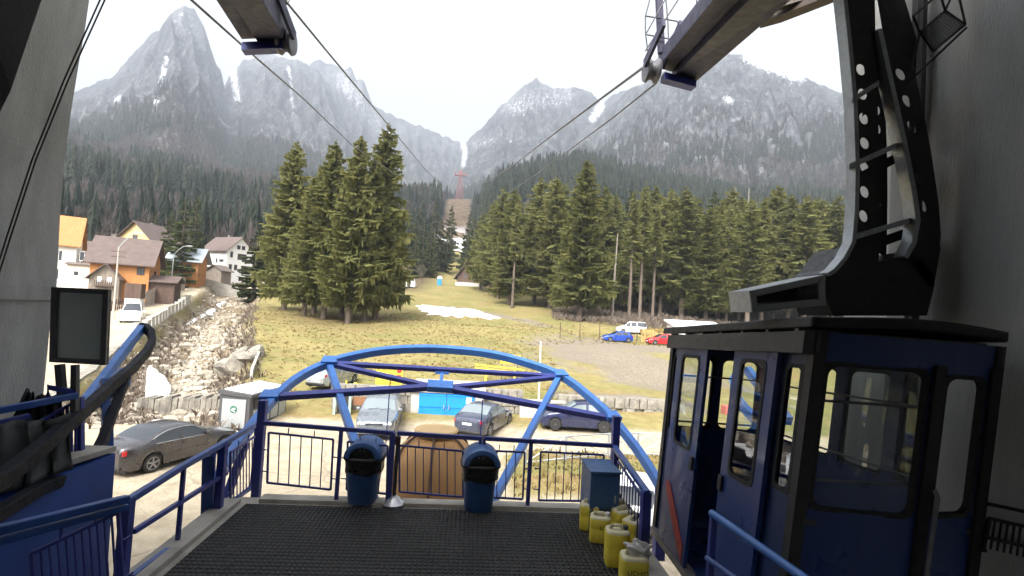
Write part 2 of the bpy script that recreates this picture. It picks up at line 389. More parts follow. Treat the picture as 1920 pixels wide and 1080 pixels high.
attr(ground.data,'creek',creek); attr(ground.data,'tan',tan_); attr(ground.data,'gravel',np.clip(np.maximum(gravel,track),0,1)); attr(ground.data,'forest',forest); attr(ground.data,'under',under); attr(ground.data,'yard',yard)
def ground_mat():
    m, t, b = nt('valley_ground'); pos = N(t, 'ShaderNodeNewGeometry').outputs['Position']
    n1 = noise(t, pos, .16, 5, .6); n2 = noise(t, pos, 1.6, 6, .65); n3 = noise(t, pos, 7, 5, .6); n4 = noise(t, pos, .5, 4, .5, (.35,1.6,1))
    grass = ramp(t, n2, [(.28,(.15,.125,.05)),(.46,(.195,.162,.064)),(.62,(.235,.20,.084)),(.8,(.29,.25,.115))])
    green = ramp(t, n2, [(.3,(.125,.12,.04)),(.7,(.185,.175,.062))])
    grass = mixc(t, ramp(t, n1, [(.42,(0,0,0)),(.62,(1,1,1))]), grass, green)
    brown = ramp(t, n3, [(.3,(.13,.082,.035)),(.7,(.30,.21,.10))])
    grass = mixc(t, mth(t,'MULTIPLY',ramp(t, n4, [(.52,(0,0,0)),(.66,(1,1,1))]),.75), grass, brown)
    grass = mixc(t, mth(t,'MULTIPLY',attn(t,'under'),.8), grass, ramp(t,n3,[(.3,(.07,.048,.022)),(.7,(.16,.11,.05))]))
    tan = ramp(t, n2, [(.25,(.25,.21,.15)),(.5,(.36,.305,.22)),(.75,(.44,.375,.28))])
    tan = mixc(t, mth(t,'MULTIPLY',ramp(t, n4, [(.5,(0,0,0)),(.7,(1,1,1))]),.55), tan, (.27,.22,.16))
    crack = N(t, 'ShaderNodeTexVoronoi', Scale=.22, feature='DISTANCE_TO_EDGE'); wv = N(t,'ShaderNodeVectorMath',operation='ADD')
    nn = N(t,'ShaderNodeTexNoise',Scale=.8,Detail=4.0); t.links.new(pos, nn.inputs['Vector']); t.links.new(nn.outputs['Color'], wv.inputs[0]); t.links.new(pos, wv.inputs[1]); t.links.new(wv.outputs[0], crack.inputs['Vector'])
    ck = ramp(t, crack.outputs['Distance'], [(.004,(1,1,1)),(.012,(0,0,0))])
    tan = mixc(t, mth(t,'MULTIPLY',mth(t,'MULTIPLY',ck,attn(t,'yard')),.45), tan, (.16,.13,.10))
    grv = ramp(t, n3, [(.3,(.105,.084,.060)),(.5,(.18,.152,.115)),(.75,(.27,.235,.185))])
    vor = N(t, 'ShaderNodeTexVoronoi', Scale=2.6); t.links.new(pos, vor.inputs['Vector'])
    crk = ramp(t, vor.outputs['Color'], [(.1,(.13,.105,.07)),(.45,(.25,.21,.15)),(.9,(.38,.34,.27))])
    crk = mixc(t, ramp(t, n1, [(.45,(0,0,0)),(.6,(1,1,1))]), crk, ramp(t,n3,[(.3,(.11,.08,.045)),(.7,(.23,.17,.10))]))
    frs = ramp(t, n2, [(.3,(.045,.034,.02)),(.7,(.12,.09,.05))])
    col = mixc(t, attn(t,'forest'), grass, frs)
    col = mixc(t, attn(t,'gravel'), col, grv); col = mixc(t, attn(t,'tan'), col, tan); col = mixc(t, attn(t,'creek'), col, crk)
    t.links.new(col, b.inputs['Base Color']); b.inputs['Roughness'].default_value = .95; b.inputs['Specular IOR Level'].default_value = .2
    hh = mth(t,'ADD',n3,mth(t,'MULTIPLY',mth(t,'MULTIPLY',vor.outputs['Distance'],attn(t,'creek')),3.0))
    bump(t, b, hh, .6, .12); return m
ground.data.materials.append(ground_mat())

rm = np.geomspace(246, 4300, 330); am = np.radians(np.linspace(-74, 70, 800))
mount, mx, my, mz = polar('mountains', rm, am)
mr = np.hypot(mx, my); maz = np.arctan2(mx, my); mte = (mz-CAMZ)/mr
snow = np.zeros(len(mx))
def gully(pts, w, s=1.0, rmin=1000, rmax=4000):
    global snow
    a = []; 
    for px, py in pts:
        d = ray(px, py); a.append((math.atan2(d.x, d.y), d.z/math.hypot(d.x,d.y)))
    dd = seg_dist(maz, mte, a); m = (mr > rmin) & (mr < rmax)
    snow = np.maximum(snow, np.where(m, .72*s*np.exp(-(dd/(w/FPX))**2), 0))
gully([(436,128),(440,155),(446,190)], 7, 1, 2000); gully([(312,110),(300,165),(292,200),(280,255)], 5, .8, 1000, 2600); gully([(218,188),(225,184)], 7, .9, 900, 2600)
gully([(541,125),(545,160),(549,205)], 3.5, .8, 1500, 3000); gully([(760,240),(800,270),(850,275),(868,262)], 24, .34, 1500, 3600); gully([(868,266),(872,285),(868,310)], 7, 1, 1000, 3600)
gully([(1126,200),(1112,222)], 9, 1, 1200); gully([(1400,108),(1440,126),(1500,150)], 9, .62, 1000, 2000); gully([(1362,184),(1370,190)], 6, .8, 800, 2000); gully([(640,150),(720,250)], 22, .5, 1500, 3600)
gully([(340,30),(345,60)], 14, .22, 1500, 2600); gully([(480,115),(540,115)], 18, .3, 2000, 3000); gully([(960,200),(1060,180)], 26, .34, 2000, 3000); gully([(410,310),(440,315)], 11, .6, 500, 2500)
gully([(885,270),(940,260),(1000,262),(1040,255)], 16, .42, 1800, 3000)
attr(mount.data,'snow',snow); attr(mount.data,'clear',sstep(1.1,.8,strip_d(mx,my))*(mr<700))
attr(mount.data,'elev',np.where(mr<690,0,np.clip((mte-np.interp(maz,[-1.2,-.6,-.35,-.1,0,.15,.35,.7,1.2],[.18,.19,.20,.17,.13,.20,.19,.2,.2]))/.22,-.6,1.6)))
def mount_mat():
    m, t, b = nt('mountain_rock_and_woods'); pos = N(t, 'ShaderNodeNewGeometry').outputs['Position']
    st = noise(t, pos, .02, 8, .72, (1,1,.35)); nb = noise(t, pos, .004, 5, .6); fine = noise(t, pos, .05, 6, .75, (1.4,1.4,.4)); tr = noise(t, pos, .09, 4, .7, (1,1,.45))
    rock = ramp(t, st, [(.34,(.022,.024,.028)),(.46,(.085,.087,.094)),(.56,(.19,.193,.20)),(.68,(.33,.33,.335))])
    rock = mixc(t, mth(t,'MULTIPLY',ramp(t, fine, [(.48,(0,0,0)),(.58,(1,1,1))]),.8), rock, (.03,.033,.032))
    con = ramp(t, tr, [(.3,(.014,.019,.016)),(.7,(.045,.052,.044))]); dec = ramp(t, tr, [(.3,(.05,.041,.038)),(.7,(.125,.105,.097))])
    wood = mixc(t, ramp(t, nb, [(.44,(0,0,0)),(.56,(1,1,1))]), con, dec)
    e = mth(t,'ADD',attn(t,'elev'),mth(t,'MULTIPLY',mth(t,'SUBTRACT',st,.5),1.6))
    e = mth(t,'ADD',e,mth(t,'MULTIPLY',mth(t,'SUBTRACT',nb,.5),1.0))
    spk = noise(t, pos, .13, 3, .7, (1,1,.6)); rock = mixc(t, mth(t,'MULTIPLY',ramp(t, spk, [(.42,(1,1,1)),(.55,(0,0,0))]),.6), rock, (.02,.022,.025)); wood = mixc(t, mth(t,'MULTIPLY',ramp(t, spk, [(.40,(1,1,1)),(.55,(0,0,0))]),.7), wood, (.008,.010,.010))
    col = mixc(t, ramp(t, e, [(.30,(0,0,0)),(.50,(1,1,1))]), wood, rock)
    sn = mth(t,'ADD',attn(t,'snow'),mth(t,'MULTIPLY',mth(t,'SUBTRACT',fine,.5),2.6))
    sn = mth(t,'ADD',sn,mth(t,'MULTIPLY',mth(t,'SUBTRACT',attn(t,'elev'),.75),.34))
    col = mixc(t, ramp(t, sn, [(.46,(0,0,0)),(.54,(1,1,1))]), col, (.80,.81,.84))
    clr = ramp(t, noise(t,pos,.12,6,.7), [(.36,(.055,.040,.028)),(.5,(.125,.088,.058)),(.66,(.21,.165,.105))])
    sp = noise(t,pos,.07,4,.6,(1,.6,1)); 
    sx = N(t,'ShaderNodeSeparateXYZ'); t.links.new(pos,sx.inputs[0]); band = ramp(t, mth(t,'DIVIDE',sx.outputs['Z'],100.0), [(.30,(1,1,1)),(.62,(0,0,0))])
    clr = mixc(t, mth(t,'MULTIPLY',ramp(t, sp, [(.50,(0,0,0)),(.56,(1,1,1))]),band), clr, (.82,.82,.84))
    col = mixc(t, attn(t,'clear'), col, clr)
    t.links.new(col, b.inputs['Base Color']); b.inputs['Roughness'].default_value = .95; b.inputs['Specular IOR Level'].default_value = .1
    bump(t, b, mth(t,'ADD',st,mth(t,'MULTIPLY',tr,.4)), .9, 14.0); return m
mount.data.materials.append(mount_mat())
# ------------------------------------------------------------------ trees
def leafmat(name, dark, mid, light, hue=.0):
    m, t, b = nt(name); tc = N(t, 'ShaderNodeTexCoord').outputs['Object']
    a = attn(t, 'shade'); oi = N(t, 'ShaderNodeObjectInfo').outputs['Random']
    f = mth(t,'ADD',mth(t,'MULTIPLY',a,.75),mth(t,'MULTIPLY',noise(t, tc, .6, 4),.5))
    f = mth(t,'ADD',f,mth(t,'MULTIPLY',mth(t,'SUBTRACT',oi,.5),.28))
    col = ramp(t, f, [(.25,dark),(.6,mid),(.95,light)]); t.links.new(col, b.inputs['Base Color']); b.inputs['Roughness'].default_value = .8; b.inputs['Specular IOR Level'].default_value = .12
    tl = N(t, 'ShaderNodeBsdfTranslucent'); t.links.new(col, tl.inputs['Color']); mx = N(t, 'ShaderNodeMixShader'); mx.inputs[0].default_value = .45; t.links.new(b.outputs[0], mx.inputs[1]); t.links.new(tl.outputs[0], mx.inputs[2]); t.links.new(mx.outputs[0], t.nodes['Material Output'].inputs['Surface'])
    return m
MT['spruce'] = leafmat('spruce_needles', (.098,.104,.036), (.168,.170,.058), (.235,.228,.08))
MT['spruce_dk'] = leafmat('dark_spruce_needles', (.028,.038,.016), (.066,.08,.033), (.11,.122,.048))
MT['farforest'] = leafmat('far_conifer_needles', (.015,.022,.017), (.036,.047,.033), (.07,.075,.047))
MT['bark'] = mat('grey_brown_bark', (.15,.115,.085), (.085,.065,.05), .95, scale=2, stretch=(3,3,.4), bmp=.6, bscale=6)
MT['palebark'] = mat('pale_dead_bark', (.27,.235,.19), (.19,.165,.135), .95, scale=2, stretch=(3,3,.4), bmp=.5, bscale=6)
MT['twig'] = mat('bare_twigs', (.15,.115,.085), (.10,.078,.06), .95, scale=1)
MT['twig_gold'] = mat('dry_golden_shrub', (.34,.25,.09), (.25,.175,.065), .95, scale=1)

def mesh_from(name, V, F, material, shade=None):
    me = bpy.data.meshes.new(name); V = np.asarray(V, np.float32); F = np.asarray(F, np.int32); k = F.shape[1]
    me.vertices.add(len(V)); me.vertices.foreach_set('co', V.ravel()); me.loops.add(F.size); me.loops.foreach_set('vertex_index', F.ravel())
    me.polygons.add(len(F)); me.polygons.foreach_set('loop_start', np.arange(0, F.size, k, dtype=np.int32)); me.update(calc_edges=True)
    me.materials.append(material)
    if shade is not None: attr(me, 'shade', shade)
    return me
def spruce(seed, H=28., R=4.6, base=.1, whorls=40, material='spruce', trunk='bark', nb=7, step=.55, power=.8, ragged=.2):
    r = random.Random(seed); V = []; F = []; S = []
    def q(a, b, c, d, s):
        o = len(V); V.extend((a,b,c,d)); F.append((o,o+1,o+2,o+3)); S.extend((s,)*4)
    for w in range(whorls):
        t = (w+r.uniform(-.4,.4))/(whorls-1); t = min(max(t,0),.995); z0 = H*(base+(1-base)*t)
        L0 = R*((1-t)**power)*min(1, .62+t*3)+.25
        n = max(4, int(nb*(1-t*.4)))
        a0 = r.uniform(0, 6.28)
        for k in range(n):
            if r.random() < .06: continue
            az = a0+6.283*k/n+r.uniform(-.4,.4); L = L0*r.uniform(1-ragged*1.6,1+ragged); ca, sa = math.cos(az), math.sin(az)
            kk = max(2, int(L/step)); zz = z0+r.uniform(-1.5,1.5)*H/whorls; tone = r.uniform(.1,.8); droop = r.uniform(.18,.62)
            for i in range(kk):
                s0 = .12+.88*i/kk; s1 = s0+1.25*.88/kk; sm = (s0+s1)/2
                def pt(s, side, dz=0):
                    rr = L*s; return (ca*rr-sa*side, sa*rr+ca*side, zz-droop*L*s+.26*L*s*s+dz)
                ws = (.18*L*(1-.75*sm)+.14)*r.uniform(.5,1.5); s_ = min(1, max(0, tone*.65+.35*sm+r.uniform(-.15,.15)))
                dz = -ws*r.uniform(.25,.7)
                q(pt(s0,0), pt(s1,0), pt(s1+.14,ws*.75,dz), pt(s0+.16,ws,dz), s_)
                q(pt(s1,0), pt(s0,0), pt(s0+.16,-ws,dz), pt(s1+.14,-ws*.75,dz), s_)
                hh = -r.uniform(.4,1.3)*(.5+.15*L)
                q(pt(s0,0), pt(s1,0), pt(s1,r.uniform(-.12,.12),hh), pt(s0,r.uniform(-.12,.12),hh*.7), s_*.7)
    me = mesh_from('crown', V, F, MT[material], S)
    tb = MB(); rt = H*.0125+.08; tb.tube([(0,0,-.8),(0,0,.4),(.05,0,H*.3),(0,.06,H*.7),(0,0,H*.98)], [rt*1.5,rt*1.1,rt*.85,rt*.45,.03], 8)
    if base > .3:
        for i in range(26):
            z = r.uniform(.08,base)*H; a = r.uniform(0,6.28); l = r.uniform(.4,1.6); tb.tube([(0,0,z),(l*math.cos(a),l*math.sin(a),z-.2*l)], [.04,.012], 3, False)
    return me, tb, trunk
TREEV = {}
def tree_proto(kind, **kw):
    me, tb, trunk = spruce(**kw); H = kw.get('H', 28.)
    t = tb.build('trunk', MT[trunk], None, smooth=True, angle=60); tm = t.data; bpy.data.objects.remove(t)
    TREEV.setdefault(kind, []).append((me, tm, H))
def plant(kind, loc, H, label, group, name='spruce_tree', wid=1.0, variant=None):
    vs = TREEV[kind]; me, tm, H0 = vs[variant if variant is not None else random.randrange(len(vs))]
    e = thing(name, label, 'tree', (loc[0], loc[1], loc[2]-.15), random.uniform(0,6.28), group)
    s = H/H0; e.scale = (s*wid, s*wid, s)
    for nm, m_ in (('trunk', tm), ('crown', me)):
        if m_ is None: continue
        o = bpy.data.objects.new(nm, m_); COL.objects.link(o); o.parent = e
    return e
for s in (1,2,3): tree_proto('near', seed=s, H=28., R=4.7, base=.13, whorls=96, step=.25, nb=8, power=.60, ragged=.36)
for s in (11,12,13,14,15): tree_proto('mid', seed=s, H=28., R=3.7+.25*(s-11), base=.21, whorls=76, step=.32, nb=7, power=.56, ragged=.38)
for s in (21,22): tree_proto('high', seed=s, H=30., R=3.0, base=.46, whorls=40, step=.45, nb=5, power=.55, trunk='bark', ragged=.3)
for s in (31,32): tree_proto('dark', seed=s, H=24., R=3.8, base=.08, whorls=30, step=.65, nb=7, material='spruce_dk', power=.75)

def topH(loc, px, py): return P(px, py, loc[1]).z-loc[2]
# the clump left of the piste: (base px, base py, top px, top py, words)
clump = [(532,581,558,264,'leftmost spruce of the roadside clump, standing slightly apart'),
         (606,598,617,263,'second tall spruce of the clump, left of the brown-tipped one'),
         (652,607,676,254,'spruce with a brown tip, third in the clump left of the meadow'),
         (703,599,736,231,'tallest spruce, right end of the clump beside the meadow'),
         (570,592,584,330,'slim spruce between the first and second tall trees of the clump'),
         (683,601,702,290,'slim spruce just left of the tallest tree of the clump'),
         (588,588,600,300,'shorter spruce tucked behind the second tree of the clump'),
         (640,596,650,300,'dense spruce between the middle trees of the clump, set back'),
         (474,566,492,428,'low dark bushy spruce at the left edge of the clump')]
for i, (bx, by, tx, ty, lab) in enumerate(clump):
    l = T(bx, by); H = topH(l, tx, ty)
    plant('near' if i < 8 else 'dark', l, H, lab, 'spruces of the clump left of the meadow', wid=(.93 if i < 4 else .95) if i < 8 else 1.6, variant=(i % 3) if i < 8 else 0)
# front of the wood on the right
l = T(1086,601); plant('near', l, topH(l,1098,300), 'big broad spruce standing forward of the wood right of the meadow', 'spruces along the front of the right wood', wid=1.05, variant=1)
front = [(960,352,116),(938,352,133),(1007,334,124),(1037,330,118),(1052,345,128),(1074,350,130),(924,372,150),(904,398,158),(1130,350,114),(1150,362,118),(1232,350,122),(1250,374,112),(1272,366,118),(1290,352,108),(1312,372,120),(1336,388,106),(1358,378,110),(1376,352,128),(1396,368,122),(1414,378,102),(1440,372,112),(1462,346,116),(1490,366,108),(1520,368,104),(1546,374,116),(1574,368,110),(1602,382,108),(1640,380,112),(1690,385,112)]
for i, (tx, ty, Y) in enumerate(front):
    l = at_dist(tx-(6 if tx < 1200 else 12), Y); plant('mid' if i % 3 else 'near', l, topH(l, tx, ty), 'olive green spruce in the front row of the wood right of the meadow', 'front row spruces of the right wood', wid=random.uniform(1.0,1.3))
for tx, ty, Y, lab in [(1188,352,101,'tall spruce with a long bare pale trunk, left one behind the white minibus'),(1208,345,103,'tall spruce with a long bare pale trunk, right one behind the white minibus'),(1232,372,106,'bare-stemmed spruce right of the two pale trunks, behind the minibus'),(968,372,112,'spruce with bare pale lower trunk near the left end of the right wood'),(1370,372,106,'bare-stemmed spruce above the white shed roof')]:
    l = at_dist(tx-8, Y); plant('high', l, topH(l, tx, ty), lab, 'bare-stemmed spruces', wid=.8)
# dead snags
for j, (tx, ty, Y, w) in enumerate([(1153,438,100,'left of the bare-stemmed spruces'),(1362,360,128,'leftmost of three pale poles among the right wood'),(1373,352,128,'middle one of three pale poles among the right wood'),(1398,352,126,'right one of three pale poles among the right wood')]):
    l = at_dist(tx-4, Y); H = topH(l, tx, ty); e = thing('dead_tree', 'dead branchless grey trunk, '+w, 'tree', l, 0, 'dead trunks in the right wood')
    b = MB(); b.tube([(0,0,-.5),(.05,0,H*.5),(.25,0,H)], [.24,.19,.10], 7)
    for k in range(12):
        z = random.uniform(.35,.95)*H; a = random.uniform(0,6.28); q = random.uniform(.3,.9); b.tube([(.1,0,z),(.1+q*math.cos(a),q*math.sin(a),z-.15)], [.035,.01], 3, False)
    b.build('trunk', MT['palebark'], e, origin=(0,0,0), smooth=True)
# second rows of the right wood
cnt = 0
for i in range(400):
    az = random.uniform(.05,.86); r = random.uniform(126,205); x, y = r*math.sin(az), r*math.cos(az)
    if x < 17+.03*(y-100) or strip_d(x,y) < 1.8: continue
    cnt += 1
    if cnt > 95: break
    plant('mid' if random.random() < .5 else 'dark', (x,y,tz(x,y)), random.uniform(23,31), 'green spruce deep in the crowded wood right of the meadow', 'spruces deep in the right wood', wid=random.uniform(.85,1.1))
# first trees on either side of the cleared strip
for px, ty, Y in [(772,440,182),(786,405,190),(800,420,186),(818,410,196),(832,425,200),(776,380,215),(806,375,222),(836,385,225),(868,415,205),(880,400,200),(890,410,180),(872,395,228),(760,395,205)]:
    l = at_dist(px, Y); plant('dark', l, max(12, topH(l, px+3, ty)), 'dark spruce at the edge of the cleared strip below the red pylon', 'spruces lining the cleared strip', wid=1.05)
# conifers among the houses
for px, ty, Y, w, wd in [(336,372,98,'tallest dark spruce behind the wooden fence and street lamp',1.15),(312,392,103,'dark spruce left of the tallest one behind the orange house',1.05),(358,366,112,'dark spruce right of the tallest one, left of the white house',1.0),(282,398,120,'dark spruce rising behind the brown roof of the orange house',1.0),(264,402,128,'small spruce left of the group rising above the brown roof',.9),(378,380,140,'slim spruce behind the grey roofed cottage',.8)]:
    l = at_dist(px-5, Y); plant('dark', l, topH(l, px, ty), w, 'spruces among the houses', wid=wd)

# bare deciduous trees
def bare(seed, H):
    r = random.Random(seed); tb = MB(); tw = MB()
    def br(p, d, L, rad, lev):
        n = 3; pts = [p]; q = p.copy(); dd = d.copy()
        for i in range(n):
            dd = (dd+Vector((r.uniform(-.22,.22), r.uniform(-.22,.22), r.uniform(0,.16)))).normalized(); q = q+dd*L/n; pts.append(q.copy())
        (tb if lev < 2 else tw).tube(pts, [rad*(1-.22*i) for i in range(n+1)], 5 if lev < 2 else 3, False)
        if lev >= 4: return
        for k in range(4 if lev else 6):
            s = r.uniform(.35,1); i = min(int(s*n), n-1); bp = pts[i].lerp(pts[i+1], s*n-i)
            nd = (dd+Vector((r.uniform(-1,1), r.uniform(-1,1), r.uniform(-.1,.7)))*.85).normalized(); br(bp, nd, L*r.uniform(.5,.72), rad*.5, lev+1)
    br(Vector((0,0,-.3)), Vector((0,0,1)), H*.45, H*.014+.03, 0)
    return tb, tw
BARE = []
for s in (5,6):
    tb, tw = bare(s, 12.); a = tb.build('trunk', MT['bark'], None); b = tw.build('crown', MT['twig'], None); BARE.append((b.data, a.data, 12.)); bpy.data.objects.remove(a); bpy.data.objects.remove(b)
TREEV['bare'] = BARE
for px, ty, Y in [(262,420,150),(205,400,150),(160,395,160),(230,405,165),(190,420,170),(140,400,175),(300,400,170),(275,405,180),(410,420,180),(395,440,170),(240,432,118),(178,430,130),(440,420,190)]:
    l = at_dist(px, Y); plant('bare', l, max(9, topH(l, px, ty)), 'leafless grey-brown tree behind the houses on the left', 'leafless trees behind the houses', name='bare_tree', wid=1.2)
l = at_dist(788,170); plant('bare', l, 7, 'small leafless tree between the white tent and blue cabin', 'leafless trees by the meadow', name='bare_tree', wid=1.5)
# brown scrub at the foot of the right wood and by the creek
def scrub(name, n, region, mats, h, label):
    r = random.Random(name); V = []; F = []
    XY = [region(r) for i in range(n)]; ZZ = terrain(np.array([q[0] for q in XY]), np.array([q[1] for q in XY]))
    for (x, y), z in zip(XY, ZZ):
        for k in range(9):
            a = r.uniform(0,6.28); L = h*r.uniform(.5,1.2); sp = r.uniform(.15,.75); dx, dy = math.cos(a)*L*sp, math.sin(a)*L*sp; w = .02+.012*L; px, py = -math.sin(a)*w, math.cos(a)*w
            o = len(V); V += [(x-px,y-py,z-.05),(x+px,y+py,z-.05),(x+dx*.6+px,y+dy*.6+py,z+L*.7),(x+dx,y+dy,z+L*r.uniform(.8,1))]; F.append((o,o+1,o+2,o+3))
    me = mesh_from(name, V, F, MT[mats]); ob = bpy.data.objects.new(name, me); COL.objects.link(ob); tag(ob, label, 'undergrowth', None, 'stuff')
def reg_wood(r):
    a = r.uniform(.16,.75); d = r.uniform(94,116); return d*math.sin(a), d*math.cos(a)
scrub('scrub', 1500, reg_wood, 'twig', 1.2, 'brown leafless scrub under the trees of the right wood')
def reg_gold(r): 
    p = at_dist(r.uniform(1215,1262), r.uniform(70,74)); return p.x, p.y
scrub('dry_reeds', 260, reg_gold, 'twig_gold', 1.9, 'golden dry reeds between the white minibus and shed')
def reg_creek(r):
    s = r.random(); i = min(int(s*6), 5); a, b = CREEK[i], CREEK[i+1]; f = s*6-i; k = r.choice((-1,1)); d = r.uniform(2.4,5.2)*k
    if k < 0: d = -r.uniform(1.0,3.6)
    return a[0]+(b[0]-a[0])*f+d, a[1]+(b[1]-a[1])*f+r.uniform(-2,2)
scrub('creek_scrub', 1300, reg_creek, 'twig', .55, 'low brown scrub and dead stems on the creek banks')
# grass tufts on the meadow and banks
def tufts(n):
    r = np.random.default_rng(5); V = []; F = []; S = []
    ang = r.uniform(-.62,.5,n); d = 11+ (r.random(n)**1.6)*80; X = d*np.sin(ang); Y = d*np.cos(ang); Z = terrain(X, Y); 
    dcr = seg_dist(X,Y,CREEK); keep = ((Y > 29.5) & (dcr > 3.8) & (X > -30+(-.3)*(Y-30)) & (seg_dist(X,Y,ROAD) > 4.4) & ~((X > 8) & (Y < 62))) | ((X > 1.9) & (Y < 22.8) & (Y > 17.8) & (X<14))
    for x, y, z in zip(X[keep], Y[keep], Z[keep]):
        s = r.random(); h0 = r.uniform(.04,.12)*(1+(y > 40)*.5)*(1.6 if y < 24 else 1)
        for k in range(5):
            a = r.uniform(0,6.28); w = .03+.0007*y; h = h0*r.uniform(.6,1.3); dx, dy = math.cos(a)*h*.7, math.sin(a)*h*.7; px, py = -math.sin(a)*w, math.cos(a)*w; ox, oy = r.uniform(-.12,.12), r.uniform(-.12,.12)
            o = len(V); V += [(x+ox-px,y+oy-py,z-.03),(x+ox+px,y+oy+py,z-.03),(x+ox+dx,y+oy+dy,z+h)]; F.append((o,o+1,o+2)); S += [s]*3
    me = mesh_from('grass', V, F, leafmat('dry_grass_blades', (.16,.122,.048), (.235,.182,.07), (.31,.25,.112)), S); ob = bpy.data.objects.new('grass', me); COL.objects.link(ob); tag(ob, 'short dry straw-coloured grass on the meadow and banks', 'grass', None, 'stuff')
tufts(11000)

# far forest as one mass
def cone_tree(kind, rng):
    V = []; F = []
    if kind == 2:   # leafless crown: a cloud of slender twigs
        for k in range(64):
            a = rng.uniform(0,6.28); h = rng.uniform(.18,.95); m_ = .95*math.sin(PI*min(1,(h-.05)/.98))**.6*rng.uniform(.25,1); c, s = math.cos(a), math.sin(a); w = .07; o = len(V)
            V += [(c*m_*.45-s*w, s*m_*.45+c*w, h-.13), (c*m_*.45+s*w, s*m_*.45-c*w, h-.13), (c*m_, s*m_, h+.08)]; F.append((o,o+1,o+2))
        o = len(V); V += [(-.05,0,0),(.05,0,0),(0,0,.7)]; F.append((o,o+1,o+2)); V += [(0,-.05,0),(0,.05,0),(0,0,.7)]; F.append((o+3,o+4,o+5))
        return np.array(V), np.array(F)
    if kind == 0:   # detailed conifer
        ns = 7
        tiers = [(.06+.094*i, .06+.094*i+.17-.06*(i==8), (1-i/9.6)**.8*rng.uniform(.85,1.12)) for i in range(9)]
    elif kind == 1: ns = 5; tiers = [(.05+.18*i, .05+.18*i+.30-.05*(i==4), (1-i/5.6)**.8*rng.uniform(.85,1.15)) for i in range(5)]
    else: ns = 5; tiers = [(.55,1.0,.75),(.35,.85,1.0),(.15,.6,.9),(.02,.4,.45)]
    for z0, z1, rad in tiers:
        o = len(V); V.append((0,0,z1))
        for k in range(ns*2):
            a = PI*k/ns+rng.uniform(-.15,.15); rr = rad*(1.0 if k % 2 == 0 else .5)*rng.uniform(.65,1.3); V.append((rr*math.cos(a), rr*math.sin(a), z0-(.06 if k % 2 == 0 else -.03)+rng.uniform(-.03,.03)))
        for k in range(ns*2): F.append((o, o+1+k, o+1+(k+1) % (ns*2)))
    return np.array(V), np.array(F)
def forest(name, label, pts, material):
    protos = [[cone_tree(k, random.Random(100*k+i)) for i in range(4)] for k in range(3)]
    Vs = []; Fs = []; Ss = []; o = 0
    for (x, y, z, H, W, kind, sh) in pts:
        V, F = protos[kind][random.randrange(4)]; a = random.uniform(0,6.28); c, s = math.cos(a)*W, math.sin(a)*W
        Q = np.empty_like(V); Q[:,0] = V[:,0]*c-V[:,1]*s+x; Q[:,1] = V[:,0]*s+V[:,1]*c+y; Q[:,2] = V[:,2]*H+z-.3
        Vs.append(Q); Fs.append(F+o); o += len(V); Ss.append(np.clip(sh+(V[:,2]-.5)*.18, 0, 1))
    me = mesh_from(name, np.concatenate(Vs), np.concatenate(Fs), material, np.concatenate(Ss)); ob = bpy.data.objects.new(name, me); COL.objects.link(ob); tag(ob, label, 'forest', None, 'stuff')
r = np.random.default_rng(3)
def sample(n, r0, r1, a0, a1):
    R = np.sqrt(r.uniform(r0*r0, r1*r1, n)); A = r.uniform(a0, a1, n); return R*np.sin(A), R*np.cos(A)
con = []; dec = []
for n, r0, r1, kind in ((6800,205,600,0),(14500,560,1350,1)):
    x, y = sample(n, r0, r1, -.86, .74); z = terrain(x, y); sd = strip_d(x, y); R = np.hypot(x, y); nb = fbm(x/70., y/70., 3, 33); te = (z-CAMZ)/R
    az = np.arctan2(x,y)
    for i in range(n):
        if sd[i] < 1.12 and R[i] < 720: continue
        if abs(x[i]/max(y[i],1)) < .045 and R[i] > 560 and R[i] < 900: continue
        lim = .36 if kind else 9
        if te[i] > lim+(nb[i]-.5)*.25: continue
        brown = nb[i] > (.58 if R[i] < 560 else .46)+.06*(random.random()-.5)
        if x[i] < -20 and R[i] < 620: brown = brown or nb[i] > .44
        H = random.uniform(14,25); sh = random.uniform(.15,.75)
        if brown: dec.append((x[i],y[i],z[i],H*.6,random.uniform(3.2,4.8),2,sh))
        else: con.append((x[i],y[i],z[i],H,random.uniform(3.0,4.6),kind,sh))
x, y = sample(700, 140, 215, -.8, -.24); z = terrain(x, y)
for i in range(700):
    if y[i] < 128+max(0,(x[i]+60))*.3: continue
    if random.random() < .6: dec.append((x[i],y[i],z[i],random.uniform(9,15),random.uniform(2.2,3.4),2,random.uniform(.2,.8)))
    elif random.random() < .8: con.append((x[i],y[i],z[i],random.uniform(16,24),random.uniform(2.4,3.4),0,random.uniform(.1,.6)))
forest('conifer_forest', 'dark conifer forest covering the lower mountain slopes', con, MT['farforest'])
forest('bare_forest', 'grey brown leafless woodland on the mountain slopes', dec, leafmat('leafless_woodland', (.048,.039,.035), (.10,.083,.075), (.16,.136,.122)))
